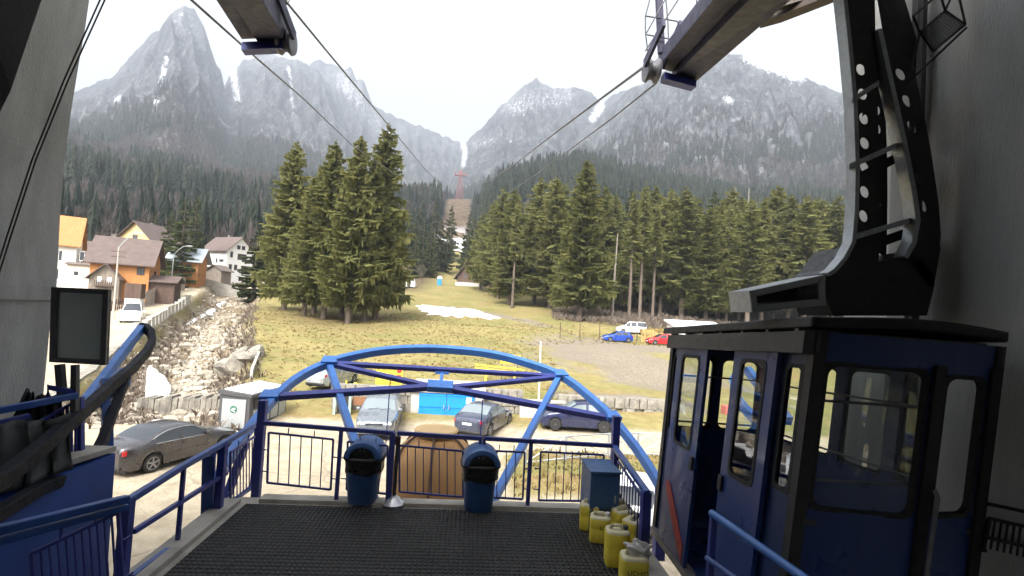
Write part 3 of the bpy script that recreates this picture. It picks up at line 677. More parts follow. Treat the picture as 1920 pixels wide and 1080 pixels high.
# ------------------------------------------------------------------ vehicles
def lerp_curve(c, x): return float(np.interp(x, [p[0] for p in c], [p[1] for p in c]))
def smooth_curve(c, x, h=.07): return sum(lerp_curve(c, x+d) for d in (-h,-h/2,0,h/2,h))/5
CARS = {
 'saloon': dict(L=4.75, W=.91, wb=(.88,3.75), R=.325, top=[(0,.60),(.06,.68),(.35,.80),(1.35,.98),(1.5,1.02),(2.15,1.40),(2.6,1.46),(3.2,1.43),(3.55,1.34),(4.05,1.10),(4.6,1.06),(4.70,.98),(4.75,.80)], belt=[(0,.6),(.3,.76),(1.4,.93),(4.0,1.0),(4.75,.9)], A=1.5, Af=2.15, Cf=3.25, C=4.05, pill=[1.78,2.75,3.72]),
 'hatch': dict(L=4.05, W=.86, wb=(.80,3.32), R=.305, top=[(0,.58),(.06,.68),(.35,.82),(1.05,.97),(1.2,1.0),(1.85,1.40),(2.4,1.46),(3.2,1.42),(3.55,1.34),(3.92,1.02),(4.0,.92),(4.05,.75)], belt=[(0,.6),(.3,.76),(1.2,.92),(3.7,1.0),(4.05,.9)], A=1.2, Af=1.85, Cf=3.4, C=3.92, pill=[1.5,2.42,3.35]),
 'suv': dict(L=4.4, W=.93, wb=(.88,3.5), R=.36, top=[(0,.70),(.06,.82),(.4,.98),(1.2,1.10),(1.3,1.13),(1.85,1.58),(2.4,1.68),(3.6,1.66),(4.1,1.58),(4.32,1.15),(4.40,.9)], belt=[(0,.75),(.3,.92),(1.3,1.06),(4.1,1.10),(4.4,1.0)], A=1.3, Af=1.85, Cf=3.95, C=4.3, pill=[1.6,2.45,3.3]),
 'van': dict(L=5.5, W=1.0, wb=(.95,4.2), R=.34, top=[(0,.72),(.06,.88),(.5,1.10),(.95,1.28),(1.05,1.33),(1.85,2.15),(2.2,2.36),(4.9,2.40),(5.35,2.34),(5.46,1.6),(5.5,.9)], belt=[(0,.75),(.4,1.02),(1.0,1.25),(5.2,1.32),(5.5,1.2)], A=1.05, Af=1.85, Cf=5.38, C=5.47, pill=[1.45,2.35,5.3]),
 'minibus': dict(L=5.0, W=.95, wb=(.95,4.05), R=.33, top=[(0,.68),(.06,.84),(.5,1.05),(.95,1.18),(1.05,1.22),(1.75,1.78),(2.2,1.94),(4.5,1.96),(4.85,1.9),(4.96,1.4),(5.0,.8)], belt=[(0,.7),(.4,.98),(1.0,1.14),(4.8,1.20),(5.0,1.1)], A=1.05, Af=1.75, Cf=4.88, C=4.97, pill=[1.4,2.2,3.3]),
}
def make_car(kind, label, cat, loc, rz, paint, group=None, name='parked_car', rim='rim', pale=False, rear_glass=True, scale=1.0, chrome=False):
    K = CARS[kind]; L, W, (w1, w2), R = K['L'], K['W'], K['wb'], K['R']
    e = thing(name, label, cat, loc, rz, group); e.scale = (scale,)*3
    xs = sorted(set([0,.03,.08,.16,.3,.5,K['A'],K['Af'],K['Cf'],K['C'],L-.3,L-.12,L-.05,L]+K['pill']+[p+.07 for p in K['pill']]+[p-.07 for p in K['pill']]+list(np.linspace(.7,L-.5,16))+[w+d*R*1.18 for w in (w1,w2) for d in (-1.02,-1,-.9,-.7,-.4,0,.4,.7,.9,1,1.02)]))
    xs = [x for i, x in enumerate(xs) if 0 <= x <= L and (i == 0 or x-xs[i-1] > .012)]
    rings = []; info = []
    for x in xs:
        zt = smooth_curve(K['top'], x) if .1 < x < L-.06 else lerp_curve(K['top'], x)
        be = min(smooth_curve(K['belt'], x), zt)
        edge = min(x, L-x); w = W*(1-.26*max(0,1-edge/.55)**2.2-.05*max(0, 1-edge/1.3)); zb = .20+.10*max(0,1-edge/.25)
        arch = 0
        for wx in (w1, w2):
            if abs(x-wx) < R*1.18: arch = max(arch, math.sqrt((R*1.18)**2-(x-wx)**2)+R*.98)
        zb2 = max(zb, arch); up = zt-be; wt = w-.30*up-.02
        c = .035
        z3 = max(.55 if kind not in('van','minibus') else .7, zb2+.03); z3 = min(z3, be-.02) if be-.02 > zb2+.02 else zb2+.02
        half = [(0,zb if not arch else zb2),(w*.86,zb2),(w*.965,zb2+.015),(w,z3),(w*.985,max(be-.02,z3+.01)),(wt+.012*(up>.1),max(be,z3+.015)+(up-.075 if up > .12 else up*.4)),(wt*.90,zt-.015+.0),(wt*.5,zt+.02),(0,zt+.03)]
        rings.append([(L/2-x, y, z) for y, z in half]); info.append((x, up))
    body = MB(); glass = {}
    n = 9
    V = {1: [], -1: []}
    bv = []; 
    for s in (1,-1):
        for i in range(len(xs)-1):
            xm = (xs[i]+xs[i+1])/2
            for k in range(n-1):
                q = [rings[i][k], rings[i][k+1], rings[i+1][k+1], rings[i+1][k]]; q = [(a, b*s, c) for a, b, c in q]
                tgt = body
                upm = min(info[i][1], info[i+1][1]); upx = max(info[i][1], info[i+1][1])
                if k >= 6 and K['A']+.03 < xm < K['Af']-.02: tgt = glass.setdefault(('windscreen',0), MB())
                elif k >= 6 and K['Cf']+.02 < xm < K['C']-.03: tgt = glass.setdefault(('rear_window',0), MB()) if rear_glass else body
                elif k == 4 and upm > .16 and K['pill'][0]-.25 < xm < (K['C']-.08 if kind != 'van' else 2.3) and not any(abs(xm-p) < .066 for p in K['pill'][1:]): tgt = glass.setdefault(('side_window',s*(1+sum(xm > p for p in K['pill'][1:]))), MB())
                tgt.add(q if s > 0 else q[::-1], [(0,1,2,3)])
    # end caps
    for i in (0, len(xs)-1):
        for s in (1,-1):
            ring = [(a, b*s, c) for a, b, c in rings[i]]; body.add(ring, [tuple(range(n))])
    def weld(ob):
        bm = bmesh.new(); bm.from_mesh(ob.data); bmesh.ops.remove_doubles(bm, verts=bm.verts, dist=.002); bmesh.ops.recalc_face_normals(bm, faces=bm.faces); bm.to_mesh(ob.data); bm.free(); ob.data.shade_smooth(); ob.data.set_sharp_from_angle(angle=math.radians(32))
    O = (0,0,0)
    weld(body.build('body', paint, e, O)); gm = MT['paleglass'] if pale else MT['carglass']
    for k, m in glass.items():
        if m.f: weld(m.build(k[0], gm, e, O))
    ub = MB(); ub.box((-L/2+.15,-W*.8,.16),(L/2-.15,W*.8,.36)); 
    for wx in (w1,w2): ub.box((L/2-wx-R*1.15,-W*.88,.3),(L/2-wx+R*1.15,W*.88,R*2.1))
    ub.build('underbody', MT['trim'], e, O)
    for wx in (w1, w2):
        for s in (1,-1):
            t = MB(); yc = s*(W*.985-.11); prof = [(R*.62,-.10),(R*.9,-.105),(R*.985,-.07),(R,-.03),(R,.03),(R*.985,.07),(R*.9,.105),(R*.62,.10)]
            t.lathe(prof, (L/2-wx, yc, R), 28, 'Y'); w = t.build('wheel', MT['tyre'], e, O, smooth=True)
            rb = MB(); yo = yc+s*.075; rb.lathe([(R*.68,-.012),(R*.68,.012)], (L/2-wx, yo, R), 24, 'Y') if rim == 'steelrim' else rb.lathe([(R*.62,-.08*s),(R*.70,-.08*s),(R*.70,.03*s),(R*.62,.03*s)], (L/2-wx, yo, R), 24, 'Y', caps=False)
            if rim != 'steelrim':
                rb.lathe([(R*.64,-.075*s),(R*.64,-.065*s)], (L/2-wx, yo, R), 20, 'Y')
                for k in range(5):
                    a = 2*PI*k/5+.3; d = Vector((math.cos(a),0,math.sin(a))); c0 = Vector((L/2-wx, yo+s*.02, R)); rb.beam(c0, c0+d*R*.66, R*.17, .03, up=(0,1,0))
            rb.lathe([(R*.16,-.02*s),(R*.14,.035*s),(.0,.04*s)], (L/2-wx, yo, R), 12, 'Y'); rb.build('rim', MT[rim], w, O, smooth=True)
    zf = lerp_curve(K['top'], .12)
    for s in (1,-1):
        h = MB(); h.lathe([(0,-.04),(.10,-.03),(.135,0),(.10,.03),(0,.04)], (0,0,0), 14, 'X'); hm = MB(); hm.merge(h, Matrix.Translation((L/2-.13, s*W*.66, zf-.10)) @ Matrix.Rotation(-s*.35,4,'Z') @ Matrix.Diagonal((1.3,1.35,.72,1))); hm.build('headlight', MT['lamp'], e, O, smooth=True)
        tl = MB(); zr = min(lerp_curve(K['belt'], L-.2), .98)-.10 if kind not in ('van','minibus','suv') else 1.05
        tl.boxc((L/2-L+.155, s*W*.66, zr), (.14,.30 if kind in('saloon','hatch') else .16,.17 if kind in('saloon','hatch') else .4), -s*.28 if False else s*.35); tl.build('tail_light', MT['redlamp'], e, O, bevel=.02)
        mr_ = MB(); mr_.lathe([(0,-.09),(.07,-.07),(.085,0),(.07,.07),(0,.09)], (0,0,0), 10, 'Y'); m2 = MB(); m2.merge(mr_, Matrix.Translation((L/2-K['pill'][0]+.05, s*(W+.08), lerp_curve(K['belt'],K['pill'][0])+.06)) @ Matrix.Diagonal((.7,1.1,1,1))); m2.build('mirror', paint, e, O, smooth=True)
        for hx in (K['pill'][1]-.12, K['pill'][2]-.18):
            hd = MB(); hd.boxc((L/2-hx, s*(W*.998), .86 if kind in('saloon','hatch') else 1.0), (.17,.05,.028)); hd.build('door_handle', paint if kind != 'van' else MT['trim'], e, O)
    g = MB(); zg = .62 if kind in ('saloon','hatch') else .74
    g.boxc((L/2-.045, 0, zg-.02), (.08, W*.85, .13)); 
    for k in range(3): g.boxc((L/2+.0, 0, zg-.06+k*.04), (.02, W*.8, .012))
    g.boxc((L/2-.05, 0, .33), (.09, W*1.1, .10)); g.build('grille', MT['trim'], e, O)
    p1 = MB(); p1.boxc((L/2+.012, 0, .46), (.02,.5,.11)); p1.build('number_plate', MT['plate'], e, O)
    p2 = MB(); zp = .80 if kind == 'saloon' else .72; p2.boxc((-L/2-.008, 0, zp-.08), (.02,.5,.11)); p2.build('number_plate', MT['plate'], e, O)
    bb = MB(); bb.boxc((-L/2+.06,0,.34),(.14,W*1.5,.12)); bb.build('rear_bumper', MT['trim'], e, O, bevel=.03)
    wi = MB()
    for yy in (-.5,.05): wi.beam((L/2-K['A']+.01,yy,lerp_curve(K['top'],K['A'])+.045),(L/2-K['A']-.05,yy+.5,lerp_curve(K['top'],K['A']+.06)+.045),.012)
    wi.build('wiper', MT['trim'], e, O)
    gp = MB()
    for s in (1,-1):
        for px_ in [K['pill'][0]-.12]+K['pill'][1:]:
            be = smooth_curve(K['belt'], px_); gp.tube([(L/2-px_,s*W*.968,.26),(L/2-px_,s*W*1.0,.56),(L/2-px_,s*W*.988,be-.01)],.007,4)
        gp.tube([(L/2-K['pill'][0]+.3,s*W*1.0,.56),(L/2-K['C']+.5,s*W*1.0,.56)],.012,4)
    gp.build('panel_gap', MT['trim'], e, O)
    if chrome:
        c = MB()
        for s in (1,-1):
            pts = []
            for x in np.linspace(K['pill'][0]+.05, K['C']-.25, 12):
                zt = smooth_curve(K['top'], x); be = min(smooth_curve(K['belt'], x), zt); up = zt-be; pts.append((L/2-x, s*(W*.99-.30*up+.012), be+up-.07))
            be0 = lerp_curve(K['belt'], K['pill'][0]); c.tube([(p[0],p[1],p[2]) for p in pts], .014, 5); be1 = lerp_curve(K['belt'],K['C']-.3)
            c.tube([(L/2-K['pill'][0]-.05, s*W*.99, be0), (L/2-(K['C']-.35), s*W*.99, be1)], .012, 5)
        c.build('window_trim', MT['galv'], e, O)
    return e
PAINT = dict(grey=carpaint('dark_grey_car_paint', (.062,.058,.062), .5), silver=carpaint('silver_car_paint', (.40,.42,.43), .6), blue=carpaint('bright_blue_car_paint', (.015,.065,.42)), red=carpaint('red_car_paint', (.60,.022,.028)), white=carpaint('white_car_paint', (.80,.80,.80), 0), slate=carpaint('slate_blue_car_paint', (.055,.065,.105), .5), navy=carpaint('navy_car_paint', (.020,.026,.075), .3), lightgrey=carpaint('light_grey_car_paint', (.17,.19,.21), .4))
def yaw_between(a, b): return math.atan2(b[1]-a[1], b[0]-a[0])
# car axis +X is the front
def put(kind, lab, cat, px, py, face, paint, **kw):
    l = T(px, py); return make_car(kind, lab, cat, (l.x, l.y, l.z), math.radians(face), PAINT[paint], **kw)
GC = 'cars parked in the yard and on the meadow'
put('saloon','dark grey saloon car parked rear towards the platform beside the creek','car',322,862,66,'grey',group=GC,chrome=True)
put('suv','silver off-road car facing the platform in front of the stone wall','car',712,806,-88,'lightgrey',group=GC,pale=True)
put('saloon','slate blue saloon car parked rear-on in front of the blue garage door','car',908,806,66,'slate',group=GC,pale=True,scale=.97)
put('hatch','dark purple-blue hatchback parked sideways by the white wall','car',1081,803,176,'navy',group=GC,rim='steelrim',scale=1.02,pale=True)
put('hatch','silver hatchback parked on the grass above the stone wall','car',624,722,72,'silver',group=GC,pale=True)
put('hatch','bright blue hatchback parked in front of the white minibus','car',1157,641,184,'blue',group=GC)
put('hatch','red hatchback parked beside the white shed','car',1240,647,184,'red',group=GC)
put('minibus','white minibus with dark side windows parked behind the blue hatchback','van',1183,625,176,'white',group='white vans')
put('van','white panel van driving down the dirt road towards the platform','van',249,604,-64,'white',group='white vans',name='delivery_van')
make_car('hatch','white hatchback with red tail light below the right platform railing','car',(5.5,16.4,-3.3),math.radians(72),PAINT['white'],group=GC)
# ------------------------------------------------------------------ houses
def house(name, label, loc, rz, w, d, h, rh, wall, roof, ridge='x', over=.5, wins=(), base=True, cat='house', chim=None, porch=None, balcony=None, trimc='wood'):
    e = thing(name, label, cat, loc, rz); O = (0,0,0)
    b = MB(); b.box((-w/2,-d/2,-1.5),(w/2,d/2,h))
    if ridge == 'x': b.add([(-w/2,-d/2,h),(-w/2,d/2,h),(-w/2,0,h+rh),(w/2,-d/2,h),(w/2,d/2,h),(w/2,0,h+rh)], [(0,1,2),(5,4,3)])
    else: b.add([(-w/2,-d/2,h),(w/2,-d/2,h),(0,-d/2,h+rh),(-w/2,d/2,h),(w/2,d/2,h),(0,d/2,h+rh)], [(0,1,2),(5,4,3)])
    b.build('wall', wall, e, O)
    r = MB(); t = .16
    if ridge == 'x':
        k = rh/(d/2); o = over
        for s in (-1,1):
            r.hexa([(-w/2-o,0,h+rh+.03),(w/2+o,0,h+rh+.03),(w/2+o,s*(d/2+o),h-k*o+.03),(-w/2-o,s*(d/2+o),h-k*o+.03),(-w/2-o,0,h+rh+t+.03),(w/2+o,0,h+rh+t+.03),(w/2+o,s*(d/2+o),h-k*o+t+.03),(-w/2-o,s*(d/2+o),h-k*o+t+.03)])
    else:
        k = rh/(w/2); o = over
        for s in (-1,1):
            r.hexa([(0,-d/2-o,h+rh+.03),(0,d/2+o,h+rh+.03),(s*(w/2+o),d/2+o,h-k*o+.03),(s*(w/2+o),-d/2-o,h-k*o+.03),(0,-d/2-o,h+rh+t+.03),(0,d/2+o,h+rh+t+.03),(s*(w/2+o),d/2+o,h-k*o+t+.03),(s*(w/2+o),-d/2-o,h-k*o+t+.03)])
    ro = r.build('roof', roof, e, O)
    for c in chim or ():
        m = MB(); m.boxc((c[0],c[1],h+rh*.7+.6),(.6,.6,1.9)); m.boxc((c[0],c[1],h+rh*.7+1.6),(.75,.75,.12)); m.build('chimney', MT['stone'], ro, O)
    for wn in wins:
        f, u, z, ww, wh = wn[:5]; kind = wn[5] if len(wn) > 5 else 'window'
        if f == 'f': c = Vector((u,-d/2,z)); ax = Vector((1,0,0)); nn = Vector((0,-1,0))
        elif f == 'r': c = Vector((w/2,u,z)); ax = Vector((0,1,0)); nn = Vector((1,0,0))
        else: c = Vector((-w/2,u,z)); ax = Vector((0,1,0)); nn = Vector((-1,0,0))
        up = Vector((0,0,1)); fr = MB()
        for a0,a1,b0,b1 in ((-.5,.5,-.5,-.42),(-.5,.5,.42,.5),(-.5,-.42,-.42,.42),(.42,.5,-.42,.42)) + (((-.03,.03,-.42,.42),) if ww > .8 else ()):
            pts = []
            for oz in (-.03,.07):
                for (aa,bb) in ((a0,b0),(a1,b0),(a1,b1),(a0,b1)): pts.append(c+ax*aa*ww+up*bb*wh+nn*oz)
            fr.hexa(pts)
        if kind == 'door':
            q = fr.build('door', MT['wood'], e, O); p = MB(); p.quad(*[c+ax*a*ww+up*bb*wh+nn*.02 for a,bb in ((-.45,-.5),(.45,-.5),(.45,.45),(-.45,.45))]); p.build('door_leaf', MT['wood'], q, O)
        else:
            q = fr.build('window', MT['white' if trimc == 'white' else 'wood'], e, O); p = MB(); p.quad(*[c+ax*a*ww+up*bb*wh+nn*.02 for a,bb in ((-.44,-.44),(.44,-.44),(.44,.44),(-.44,.44))]); p.build('pane', MT['housepane'], q, O)
    if balcony:
        for (u,z,bw) in balcony:
            m = MB(); m.box((u-bw/2,-d/2-1.1,z),(u+bw/2,-d/2-.005,z+.15))
            for k in range(int(bw/.22)+1): m.boxc((u-bw/2+.05+k*.22,-d/2-1.06,z+.55),(.12,.06,.85))
            m.boxc((u,-d/2-1.06,z+1.02),(bw,.1,.08)); m.build('balcony', MT['wood'], e, O)
    if porch:
        (u,pw,pd,ph,prh,pm) = porch
        m = MB(); m.box((u-pw/2,-d/2-pd,-1),(u+pw/2,-d/2-.005,ph)); m.add([(u-pw/2,-d/2-pd,ph),(u+pw/2,-d/2-pd,ph),(u,-d/2-pd,ph+prh),(u-pw/2,-d/2-.005,ph),(u+pw/2,-d/2-.005,ph),(u,-d/2-.005,ph+prh)],[(0,1,2),(5,4,3)])
        pq = m.build('porch', pm, e, O); m = MB(); k = prh/(pw/2); o = .4
        for s in (-1,1): m.hexa([(u,-d/2-pd-o,ph+prh+.03),(u,-d/2-.01,ph+prh+.03),(u+s*(pw/2+o),-d/2-.01,ph-k*o+.03),(u+s*(pw/2+o),-d/2-pd-o,ph-k*o+.03),(u,-d/2-pd-o,ph+prh+.18),(u,-d/2-.01,ph+prh+.18),(u+s*(pw/2+o),-d/2-.01,ph-k*o+.18),(u+s*(pw/2+o),-d/2-pd-o,ph-k*o+.18)])
        m.build('porch_roof', roof, pq, O)
        m = MB(); m.box((u-pw*.3,-d/2-pd-.5,ph*.62),(u+pw*.3,-d/2-pd-.005,ph*.62+.1))
        for k in range(9): m.boxc((u-pw*.28+k*pw*.07,-d/2-pd-.47,ph*.62+.45),(.1,.05,.75))
        m.build('balcony', MT['wood'], pq, O)
        for a in (-.16,.16):
            m = MB(); m.boxc((u+a*pw,-d/2-pd-.02,ph*.9),(.5,.06,.7)); m.build('window', MT['white'], pq, O)
    return e
def hloc(px, py, Y):
    p = P(px, py, Y); return (p.x, p.y, p.z)
def mpp(Y): return Y/FPX
s = mpp(80)
house('orange_house','orange house with brown metal roof and a small timber balcony porch',hloc(233,566,80),math.radians(20),6.9,7.2,5.9,3.4,MT['orange'],MT['roof_brown'],'x',.7,[('f',2.0,1.9,1.4,1.3),('f',2.4,4.6,.9,1.1),('r',0,4.2,1.0,1.2),('l',0,3.8,1,1.2)],chim=[(-2.2,1.2)],porch=(-1.3,3.4,1.6,3.4,1.7,MT['greywood']))
s = mpp(84)
house('white_house','tall white house with bright orange mansard roof beside the station pillar',hloc(92,533,84),math.radians(30),6.4,6.5,6.5,4.1,MT['white'],MT['roof_orange'],'x',.55,[('f',1.2,4.4,.9,1.7),('f',1.0,1.6,.9,1.8),('f',-2.2,4.4,.9,1.7),('f',3.9,4.6,.6,1.5),('r',-1,4.3,1.0,1.4),('r',1.8,1.8,1.0,1.4),('r',0,7.4,1.0,1.2)],trimc='white')
house('garage_annexe','low white flat-roofed annexe with one small window beside the tall white house',hloc(147,533,82),math.radians(30),2.6,3.4,2.8,.3,MT['white'],MT['roof_dark'],'x',.25,[('f',-.2,1.6,.6,.7)],cat='annexe',trimc='white')
house('yellow_house','small yellow house with veranda behind the tall white house',hloc(175,528,100),math.radians(30),7,7,5,2.2,MT['cream'],MT['roof_brown'],'x',.5,[('f',0,3.4,1,1.3),('f',-2,3.4,1,1.3)],balcony=[(-.5,2.2,4)])
house('yellow_gable_house','pale yellow gabled house rising behind the orange house roof',hloc(282,520,112),math.radians(-12),8.0,9,7.2,3.6,MT['cream'],MT['roof_brown'],'y',.7,[('f',0,7.6,1.1,1.3),('f',-2,4.5,1,1.3),('f',2,4.5,1,1.3)],chim=[(-1.5,1)])
house('cottage','small orange cottage with a grey-blue metal roof among the spruces',hloc(352,524,101),math.radians(12),4.6,5.5,3.7,2.1,MT['orange'],MT['roof_grey'],'x',.8,[('f',.8,2.2,.8,1)],cat='cottage')
house('white_gable_house','large white house with brown roof, attic windows and dark balcony recess',hloc(424,521,123),math.radians(60),6.6,8.6,6.2,3.1,MT['white'],MT['roof_brown'],'y',.6,[('f',-.6,7.0,.8,.9),('f',.6,7.0,.8,.9),('f',-2.2,5.2,.6,1.3),('f',.4,4.9,2.2,1.4),('f',-2.3,2.4,.7,1.2),('f',-1.0,2.4,.7,1.2),('f',1.6,2.0,2.4,1.9),('l',-1.0,3.7,.5,1.0),('l',-2.6,3.7,1.4,.5)],chim=[(1.2,1.5)])
house('red_roof_house','far house with a red tiled roof behind the white gabled house',hloc(386,480,165),math.radians(10),8,7,3.6,3.0,MT['cream'],MT['roof_red'],'x',.5,[('f',1,2.2,1,1.2)])
house('brown_roof_house','far low house with brown roof left of the red roofed one',hloc(362,478,158),math.radians(-10),8,7,3.2,2.4,MT['white'],MT['roof_brown'],'x',.5,[('f',-1,2,1,1.2)])
house('peach_house','far peach house with tiled roof right of the white gabled house',hloc(468,488,160),math.radians(-10),7,7,4.2,2.6,MT['orange'],MT['roof_brown'],'x',.5,[('f',-1,2.5,1,1.2)])
house('garden_shed','small grey gabled shed in front of the white gabled house',hloc(410,520,112),math.radians(-12),3.4,3,1.4,1.0,MT['greywood'],MT['roof_dark'],'y',.4,[],cat='shed')
house('timber_shed','brown timber shed with lean roof between orange house and spruces',hloc(292,560,80),math.radians(14),5.4,3.2,2.6,.7,MT['wood'],MT['roof_brown'],'x',.5,[],cat='shed')
# hut by the piste
hp = P(883,531,172)
house('wooden_hut','dark steep-roofed wooden hut on a pale base at the top of the meadow',(hp.x,hp.y,hp.z),math.radians(-14),7.6,7.5,2.2,5.2,MT['wood'],MT['roof_dark'],'y',1.0,[('f',.3,4.0,.9,1.5),('f',-1.2,1.8,.8,1.0)],cat='hut')
b = thing('hut_base','pale plinth slab under the dark wooden hut','plinth',(hp.x,hp.y,hp.z),math.radians(-14)); m = MB(); m.box((-4.2,-4.4,-1.2),(4.2,3.8,-.02)); m.build('slab', MT['paleblock'], b, (0,0,0))
# tent, portable cabin, shed
tp = P(768,536,150); t = thing('white_tent','small white arched tent with dark doorway at the left end of the meadow crest','tent',tp)
m = MB(); rings = [[(math.cos(a)*1.75, y, max(-.3,math.sin(a)*2.6)) for a in np.linspace(-.12,PI+.12,13)] for y in (-2,2)]; m.loft(rings,True,True); m.build('canvas', MT['white'], t, (0,0,0), smooth=True, angle=40)
m = MB(); m.prism([(-.5,-2.03,-.3),(.5,-2.03,-.3),(.45,-2.03,1.4),(.8,-2.03,1.9),(-.8,-2.03,1.9),(-.45,-2.03,1.4)],(0,-.03,0)); m.build('doorway', MT['trim'], t, (0,0,0))
tp = P(752,536,151); t = thing('camper_trailer','little white box trailer left of the white tent','trailer',tp); m = MB(); m.box((-1.2,-1,.3),(1.2,1,2)); m.build('body', MT['white'], t, (0,0,0), bevel=.15); m = MB(); m.lathe([(.3,-.1),(.3,.1)],(.5,-1.02,.3),14,'Y'); m.build('wheel', MT['tyre'], t, (0,0,0)); m = MB(); m.lathe([(.3,-.1),(.3,.1)],(-.5,-1.02,.3),14,'Y'); m.build('wheel', MT['tyre'], t, (0,0,0))
tp = P(824,534,165); t = thing('portable_toilet','blue portable cabin with white roof on the meadow crest','cabin',tp); m = MB(); m.box((-.65,-.65,-.3),(.65,.65,1.9)); m.build('wall', MT['skyblue'], t, (0,0,0)); m = MB(); m.box((-.75,-.75,1.9),(.75,.75,2.4)); m.lathe([(.75,2.4),(.5,2.75),(0,2.85)],n=12); m.build('roof', MT['white'], t, (0,0,0)); m = MB(); m.box((-.45,-.70,-.1),(.45,-.655,1.8)); m.build('door', MT['skyblue'], t, (0,0,0))
l = P(1300,642,66); t = thing('white_shed','white flat-roofed shed at the edge of the gravel car park behind the cabin','shed',(l.x,l.y,tz(l.x,l.y)),math.radians(-8))
m = MB(); m.box((-3,-2.2,-.5),(3,2.2,2.6)); m.build('wall', MT['white'], t, (0,0,0)); m = MB(); m.hexa([(-3.4,-2.6,2.55),(3.4,-2.6,2.55),(3.4,2.6,3.2),(-3.4,2.6,3.2),(-3.4,-2.6,2.75),(3.4,-2.6,2.75),(3.4,2.6,3.4),(-3.4,2.6,3.4)]); m.build('roof', MT['white'], t, (0,0,0)); m = MB(); m.box((-.5,-2.24,-.1),(.6,-2.205,1.9)); m.build('door', MT['greywood'], t, (0,0,0))
# yellow board fence behind the minibus
# ------------------------------------------------------------------ poles, fences, walls
def pole(label, px, py, tx, ty, r=.11, m='palebark', name='utility_pole', arm=None, cat='pole', Y=None):
    l = T(px, py) if Y is None else at_dist(px, Y); top = P(tx, ty, l.y); e = thing(name, label, cat, l); b = MB(); b.tube([(0,0,-.4),(top.x-l.x,0,top.z-l.z)], [r,r*.75], 9); b.build('post', MT[m], e, (0,0,0), smooth=True)
    if arm:
        q = MB(); q.tube([(top.x-l.x,0,top.z-l.z)]+[(top.x-l.x+a,0,top.z-l.z+bz) for a,bz in arm], r*.55, 7); q.build('lamp_arm', MT['galv'], e, (0,0,0), smooth=True); ax, az_ = arm[-1]
        q = MB(); q.boxc((top.x-l.x+ax+.25,0,top.z-l.z+az_),(.75,.22,.12)); q.build('lamp_head', MT['galv'], e, (0,0,0), bevel=.03)
    return e, top-l
e, tp = pole('leaning concrete utility pole with curved street lamp in front of the orange house',212,597,223,464,.11,'concrete',arm=[(.5,.7),(1.4,1.7),(2.0,1.9)],name='street_lamp',cat='lamp post')
m = MB(); 
for k in (-.5,-1.1): m.beam((tp.x-.8,0,tp.z+k),(tp.x+.8,0,tp.z+k),.1)
m.build('crossbar', MT['wood'], e, (0,0,0))
pole('slender grey street lamp behind the wooden fence by the bend',318,566,326,478,.075,'galv',arm=[(.5,.7),(1.3,1.4),(2.0,1.5)],name='street_lamp',cat='lamp post')
pole('pale wooden pole standing alone on the meadow behind the navy hatchback',1010,764,1014,640,.075,'paleblock',name='wooden_pole')
pole('thin dark pole beside the white tent',762,538,765,500,.09,'wood',name='wooden_pole')
for px, py, ty, w in [(1050,634,604,'first from the left'),(1087,635,606,'second from the left'),(1124,637,605,'left of the blue hatchback'),(1194,641,612,'between the blue and red cars')]:
    pole('dark fence post at the car park edge, '+w, px, py, px+1, ty, .07, 'wood', name='fence_post', cat='post')
# creek wall and concrete parapet blocks
def offs(pts, d):
    out = []
    for i, (x, y) in enumerate(pts):
        a = pts[max(i-1,0)]; b = pts[min(i+1,len(pts)-1)]; dx, dy = b[0]-a[0], b[1]-a[1]; q = math.hypot(dx,dy) or 1e-6; out.append((x-dy/q*d, y+dx/q*d))
    return out
def resample(pts, step):
    out = []; 
    for (ax,ay),(bx,by) in zip(pts[:-1],pts[1:]):
        n = max(1,int(math.hypot(bx-ax,by-ay)/step)); out += [(ax+(bx-ax)*i/n, ay+(by-ay)*i/n) for i in range(n)]
    return out+[pts[-1]]
wl = resample(offs(CREEK[:5], 4.5), 1.5)
e = thing('retaining_wall','mossy stone retaining wall along the left bank of the creek bed','wall',(wl[0][0],wl[0][1],-3.3)); m = MB()
rg = []
for i,(x,y) in enumerate(wl):
    n_ = offs([wl[max(i-1,0)],(x,y),wl[min(i+1,len(wl)-1)]], .55)[1]; zt = float(base_h(np.array([n_[0]-1.0]),np.array([n_[1]]))[0])+.15; rg.append([(x,y,zt-3.2),(n_[0],n_[1],zt-3.2),(n_[0],n_[1],zt),(x+random.uniform(-.08,.08),y,zt+random.uniform(-.06,.06))])
m.loft(rg, True, True); m.build('stonework', MT['stone'], e)
wl2 = offs(CREEK, 4.75); pts = resample(wl2, .5); pos = [p for p in pts if 48 < p[1] < 96]
k = 0; idx = 0; nblk = 0
while idx+5 < len(pos) and nblk < 15:
    a, b2 = pos[idx], pos[idx+4]; c = ((a[0]+b2[0])/2, (a[1]+b2[1])/2); z = float(base_h(np.array([c[0]-1]),np.array([c[1]]))[0])
    e = thing('concrete_block','pale concrete barrier block in the row between dirt road and creek','block',(c[0],c[1],z-.15),math.atan2(b2[1]-a[1],b2[0]-a[0]),'concrete blocks between road and creek'); m = MB()
    m.prism([(-1.0,-.3,0),(1.0,-.3,0),(1.0,-.22,1.0),(-1.0,-.22,1.0)],(0,.6,0)) if False else m.hexa([(-1.0,-.34,-.3),(1.0,-.34,-.3),(1.0,.34,-.3),(-1.0,.34,-.3),(-.98,-.25,1.15),(.98,-.25,1.15),(.98,.25,1.15),(-.98,.25,1.15)])
    m.build('block_body', MT['paleblock'], e, (0,0,0), bevel=.03); m = MB(); m.box((-1.0,-.29,1.15),(1.0,.29,1.25)); m.build('coping', MT['concrete'], e, (0,0,0)); idx += 5; nblk += 1
